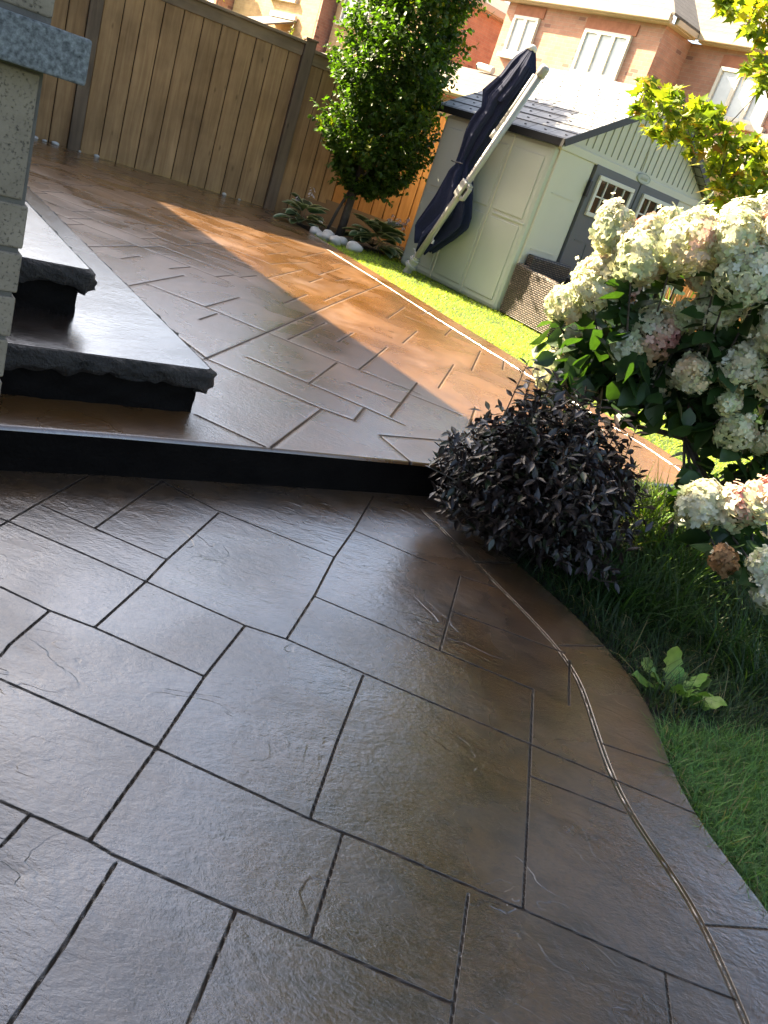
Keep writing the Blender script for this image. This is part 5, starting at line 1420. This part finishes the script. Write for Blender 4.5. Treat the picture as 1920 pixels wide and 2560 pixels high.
def roofpoly(par, polys, name='roof'):
    m_ = MB()
    for P in polys: m_.poly(P, Vector((0, 0, -.05)))
    return m_.build(name, M['shingle'], par)
# house A: projecting bay on its left, recessed wing on its right
ha = empty('neighbour_house', hloc(0, 0), hang, 'red brick house with two bedroom windows and a projecting wing behind the shed', 'house')
ZE = 5.33      # eave height in the local frame
wallbox(ha, 'wall', M['red_brick'], -4.03, .68, 0, 9, 0, ZE)
wallbox(ha, 'wall', M['red_brick'], .684, 9.5, 1.08, 9, 0, ZE)
window(ha, -3.66, -2.84, 4.22, 5.06, 0, 2)
window(ha, -1.36, -.05, 4.10, 5.02, 0, 3)
window(ha, 1.66, 3.10, 4.02, 4.98, 1.08, 3)
window(ha, 5.2, 6.6, 4.02, 4.98, 1.08, 3)
window(ha, -3.5, -.6, .9, 2.3, 0, 3); window(ha, 2.0, 3.8, .2, 2.3, 1.08, 2)
eave(ha, -4.35, .88, 0, ZE, .2); eave_y(ha, .68, -.02, 1.08 - .22, ZE + .002, .2); eave(ha, .88 + .07, 9.8, 1.08, ZE, .2)
zr, k, pt_ = ZE + .18, 4.2, .62; OV = .10
roofpoly(ha, [[(-4.4, -.26, zr), (.95, -.26, zr), (.95 - k, -.26 + k, zr + pt_ * k), (-4.4, -.26 + k, zr + pt_ * k)],
              [(.95, -.26, zr), (.95, .82, zr), (.95 - k, .82 + k, zr + pt_ * k), (.95 - k, -.26 + k, zr + pt_ * k)],
              [(.95, .82, zr), (9.9, .82, zr), (9.9, .82 + k, zr + pt_ * k), (.95 - k, .82 + k, zr + pt_ * k)]])
# one storey additions
wallbox(ha, 'extension', M['red_brick'], -6.0, -1.6, -2.0, -.003, 0, 2.75)
roofpoly(ha, [[(-6.2, -2.3, 2.98), (-1.4, -2.3, 2.98), (-1.7, .0, 3.72), (-5.9, .0, 3.72)]])
eave(ha, -6.25, -1.35, -2.0, 2.78)
wallbox(ha, 'extension', M['lit_yel_brick'], 3.2, 8.2, -.9, 1.07, 0, 2.9)
roofpoly(ha, [[(2.9, -1.25, 3.1), (8.5, -1.25, 3.1), (8.2, 1.06, 3.95), (3.2, 1.06, 3.95)]])
eave(ha, 2.9, 8.5, -.9, 2.9)
mb = MB(); mb.tube([(-4.1, -.25, 3.78), (-3.55, -.28, 3.74)], .085, 12); v_ = mb.build('vent_pipe', M['white'], ha); mb = MB(); mb.tube([(-4.13, -.25, 3.782), (-4.09, -.25, 3.779)], .09, 12); mb.build('pipe_mouth', M['black'], v_)
# house B: left of it; sunlit faces coloured yellow, shaded returns red
hb = empty('neighbour_house', hloc(-9, 0), hang, 'brick house beyond the fence left of the tree, sunlit front coloured pale, shaded returns red', 'house')
wallbox(hb, 'wall', M['lit_yel_brick'], -2.12, 2.40, 0, 9, 0, 5.3)
wallbox(hb, 'side_wall', M['red_brick'], 2.403, 2.70, .003, 9, 0, 5.3)
wallbox(hb, 'wall', M['lit_yel_brick'], -7.55, -2.42, -.42, 9, 0, 5.3); wallbox(hb, 'shaded_return', M['red_brick'], -2.417, -2.32, -.415, 0.5, 0, 5.3)
wallbox(hb, 'wall', M['white_wall'] if 'white_wall' in M else M['white'], -13.0, -7.87, -1.0, 9, 0, 5.3); wallbox(hb, 'shaded_return', M['red_brick'], -7.867, -7.70, -.995, 0, 0, 5.3)
window(hb, -5.15, -3.72, 4.42, 5.15, -.42, 2)
window(hb, -1.75, -.35, 4.15, 5.05, 0, 2)
window(hb, -1.6, .8, .8, 2.4, 0, 3); window(hb, -5.6, -3.4, .8, 2.4, -.42, 3)
eave(hb, -13.2, -7.6, -1.0, 5.3); eave(hb, -7.5, -2.0, -.42, 5.3); eave(hb, -1.9, 2.75, 0, 5.3); eave_y(hb, 2.70, 0, 9, 5.302)
roofpoly(hb, [[(-13.4, -1.3, 5.48), (3.06, -1.3 + .98, 5.48), (3.06 - 4, 4.4, 6.7), (-13.4, 4.4, 6.7)], [(3.06, -.32, 5.48), (3.06, 9, 5.48), (-.94, 4.4, 6.7)]])
wallbox(hb, 'extension', M['lit_yel_brick'], -4.8, -3.5, -1.6, -.423, 0, 3.15)
roofpoly(hb, [[(-5.1, -1.95, 3.28), (-3.2, -1.95, 3.28), (-3.42, -.43, 3.84), (-4.86, -.43, 3.84)]])
mb = MB(); mb.box((-4.15, -.50, 3.90), (1.5, .10, .14)); mb.build('flashing', M['white'], hb)
mb = MB(); mb.box((-10.2, -1.6, 3.52), (2.2, .20, .15), bev=.03); mb.build('wooden_beam', M['wood_orange'], hb)
for x_ in (-8.15, -10.9): mb = MB(); mb.tube([(x_, -1.05, 3.75), (x_ - .14, -1.3, 3.48)], .06, 8); mb.build('wall_lamp', M['black'], hb)

# low sunlit shed roof beyond the fence, shrubs in front of the far house, far back fence
def garage():
    t = empty('low_outbuilding', hloc(-8.6, -4.2), hang, 'low outbuilding with a bright flat roof just beyond the fence post', 'outbuilding')
    wallbox(t, 'wall', M['lit_yel_brick'], -2.0, 3.4, 0, 2.4, 0, 2.55)
    m_ = MB(); m_.poly([(-2.2, -.25, 2.58), (3.6, -.25, 2.58), (3.6, 2.6, 2.95), (-2.2, 2.6, 2.95)], Vector((0, 0, .08))); m_.build('roof', M['shingle'], t)
garage()
def far_shrub(loc, h_, w_, n, colr, seed, label, nm='garden_shrub', cone=False):
    g = rng(seed); t = empty(nm, loc, 0, label, 'shrub')
    d = g.normal(0, 1, (n, 3)); d /= np.linalg.norm(d, axis=1)[:, None]
    P = d * (g.random((n, 1)) ** .5) * np.array([w_, w_, h_ / 2]) + np.array([0, 0, h_ / 2])
    if cone: P[:, :2] *= np.clip(1.15 - P[:, 2:3] / h_, .08, 1)
    V, F, C = scatter(SLEAF_V, SLEAF_F, P, g.normal(0, 1, (n, 3)) + np.array([0, 0, .5]), g.normal(0, 1, (n, 3)), g.uniform(.07, .13, n), jit(g, colr, n, .25))
    npmesh('foliage', V, F, M['leaf_maple'], t, col=C)
    mb_ = MB(); rr = random.Random(seed)
    mb_.tube([(0, 0, -.1), (0, 0, h_ * .5), (.03, 0, h_ * .9)], [.05, .035, .01], 7)
    for _ in range(9):
        a = rr.uniform(0, 6.28); z = rr.uniform(.2, .6) * h_; mb_.tube([(0, 0, z), (math.cos(a) * w_ * .7, math.sin(a) * w_ * .7, z + h_ * .25)], [.018, .005], 5, False)
    mb_.build('stem', M['bark'], t)
far_shrub(hloc(-14.9, -1.9), 4.1, .75, 420, (.24, .21, .035), 701, 'thin yellowish young tree before the pale house wall', 'young_tree')
far_shrub(hloc(-11.0, -1.4), 3.75, .35, 500, (.10, .11, .03), 702, 'small pointed conifer by the corner of the pale house', 'conifer', True)
bf = empty('back_fence', (3.0, 12.6, .14), R(-28), 'sunlit yellow cedar fence behind the right end of the shed', 'fence')
mb = MB(); x = -.6
while x < 9: mb.box((x, 0, .85), (.135, .018, 1.7), bev=.002); x += .142
mb.build('board_panel', M['wood_orange'], bf)
mb = MB(); mb.box((4.2, -.01, 1.76), (9.8, .05, .12)); mb.build('top_rail', M['wood_orange'], bf); mb = MB(); mb.box((4.2, 0, 1.84), (9.8, .13, .035)); mb.build('cap_board', M['wood_orange'], bf)
for x_ in (-.7, 1.75, 4.2, 6.6, 9.0):
    mb = MB(); mb.box((x_, .02, .98), (.12, .12, 1.96)); mb.build('post', M['wood_orange'], bf)
print('objects', len(bpy.data.objects), 'polys', sum(len(m_.polygons) for m_ in bpy.data.meshes))
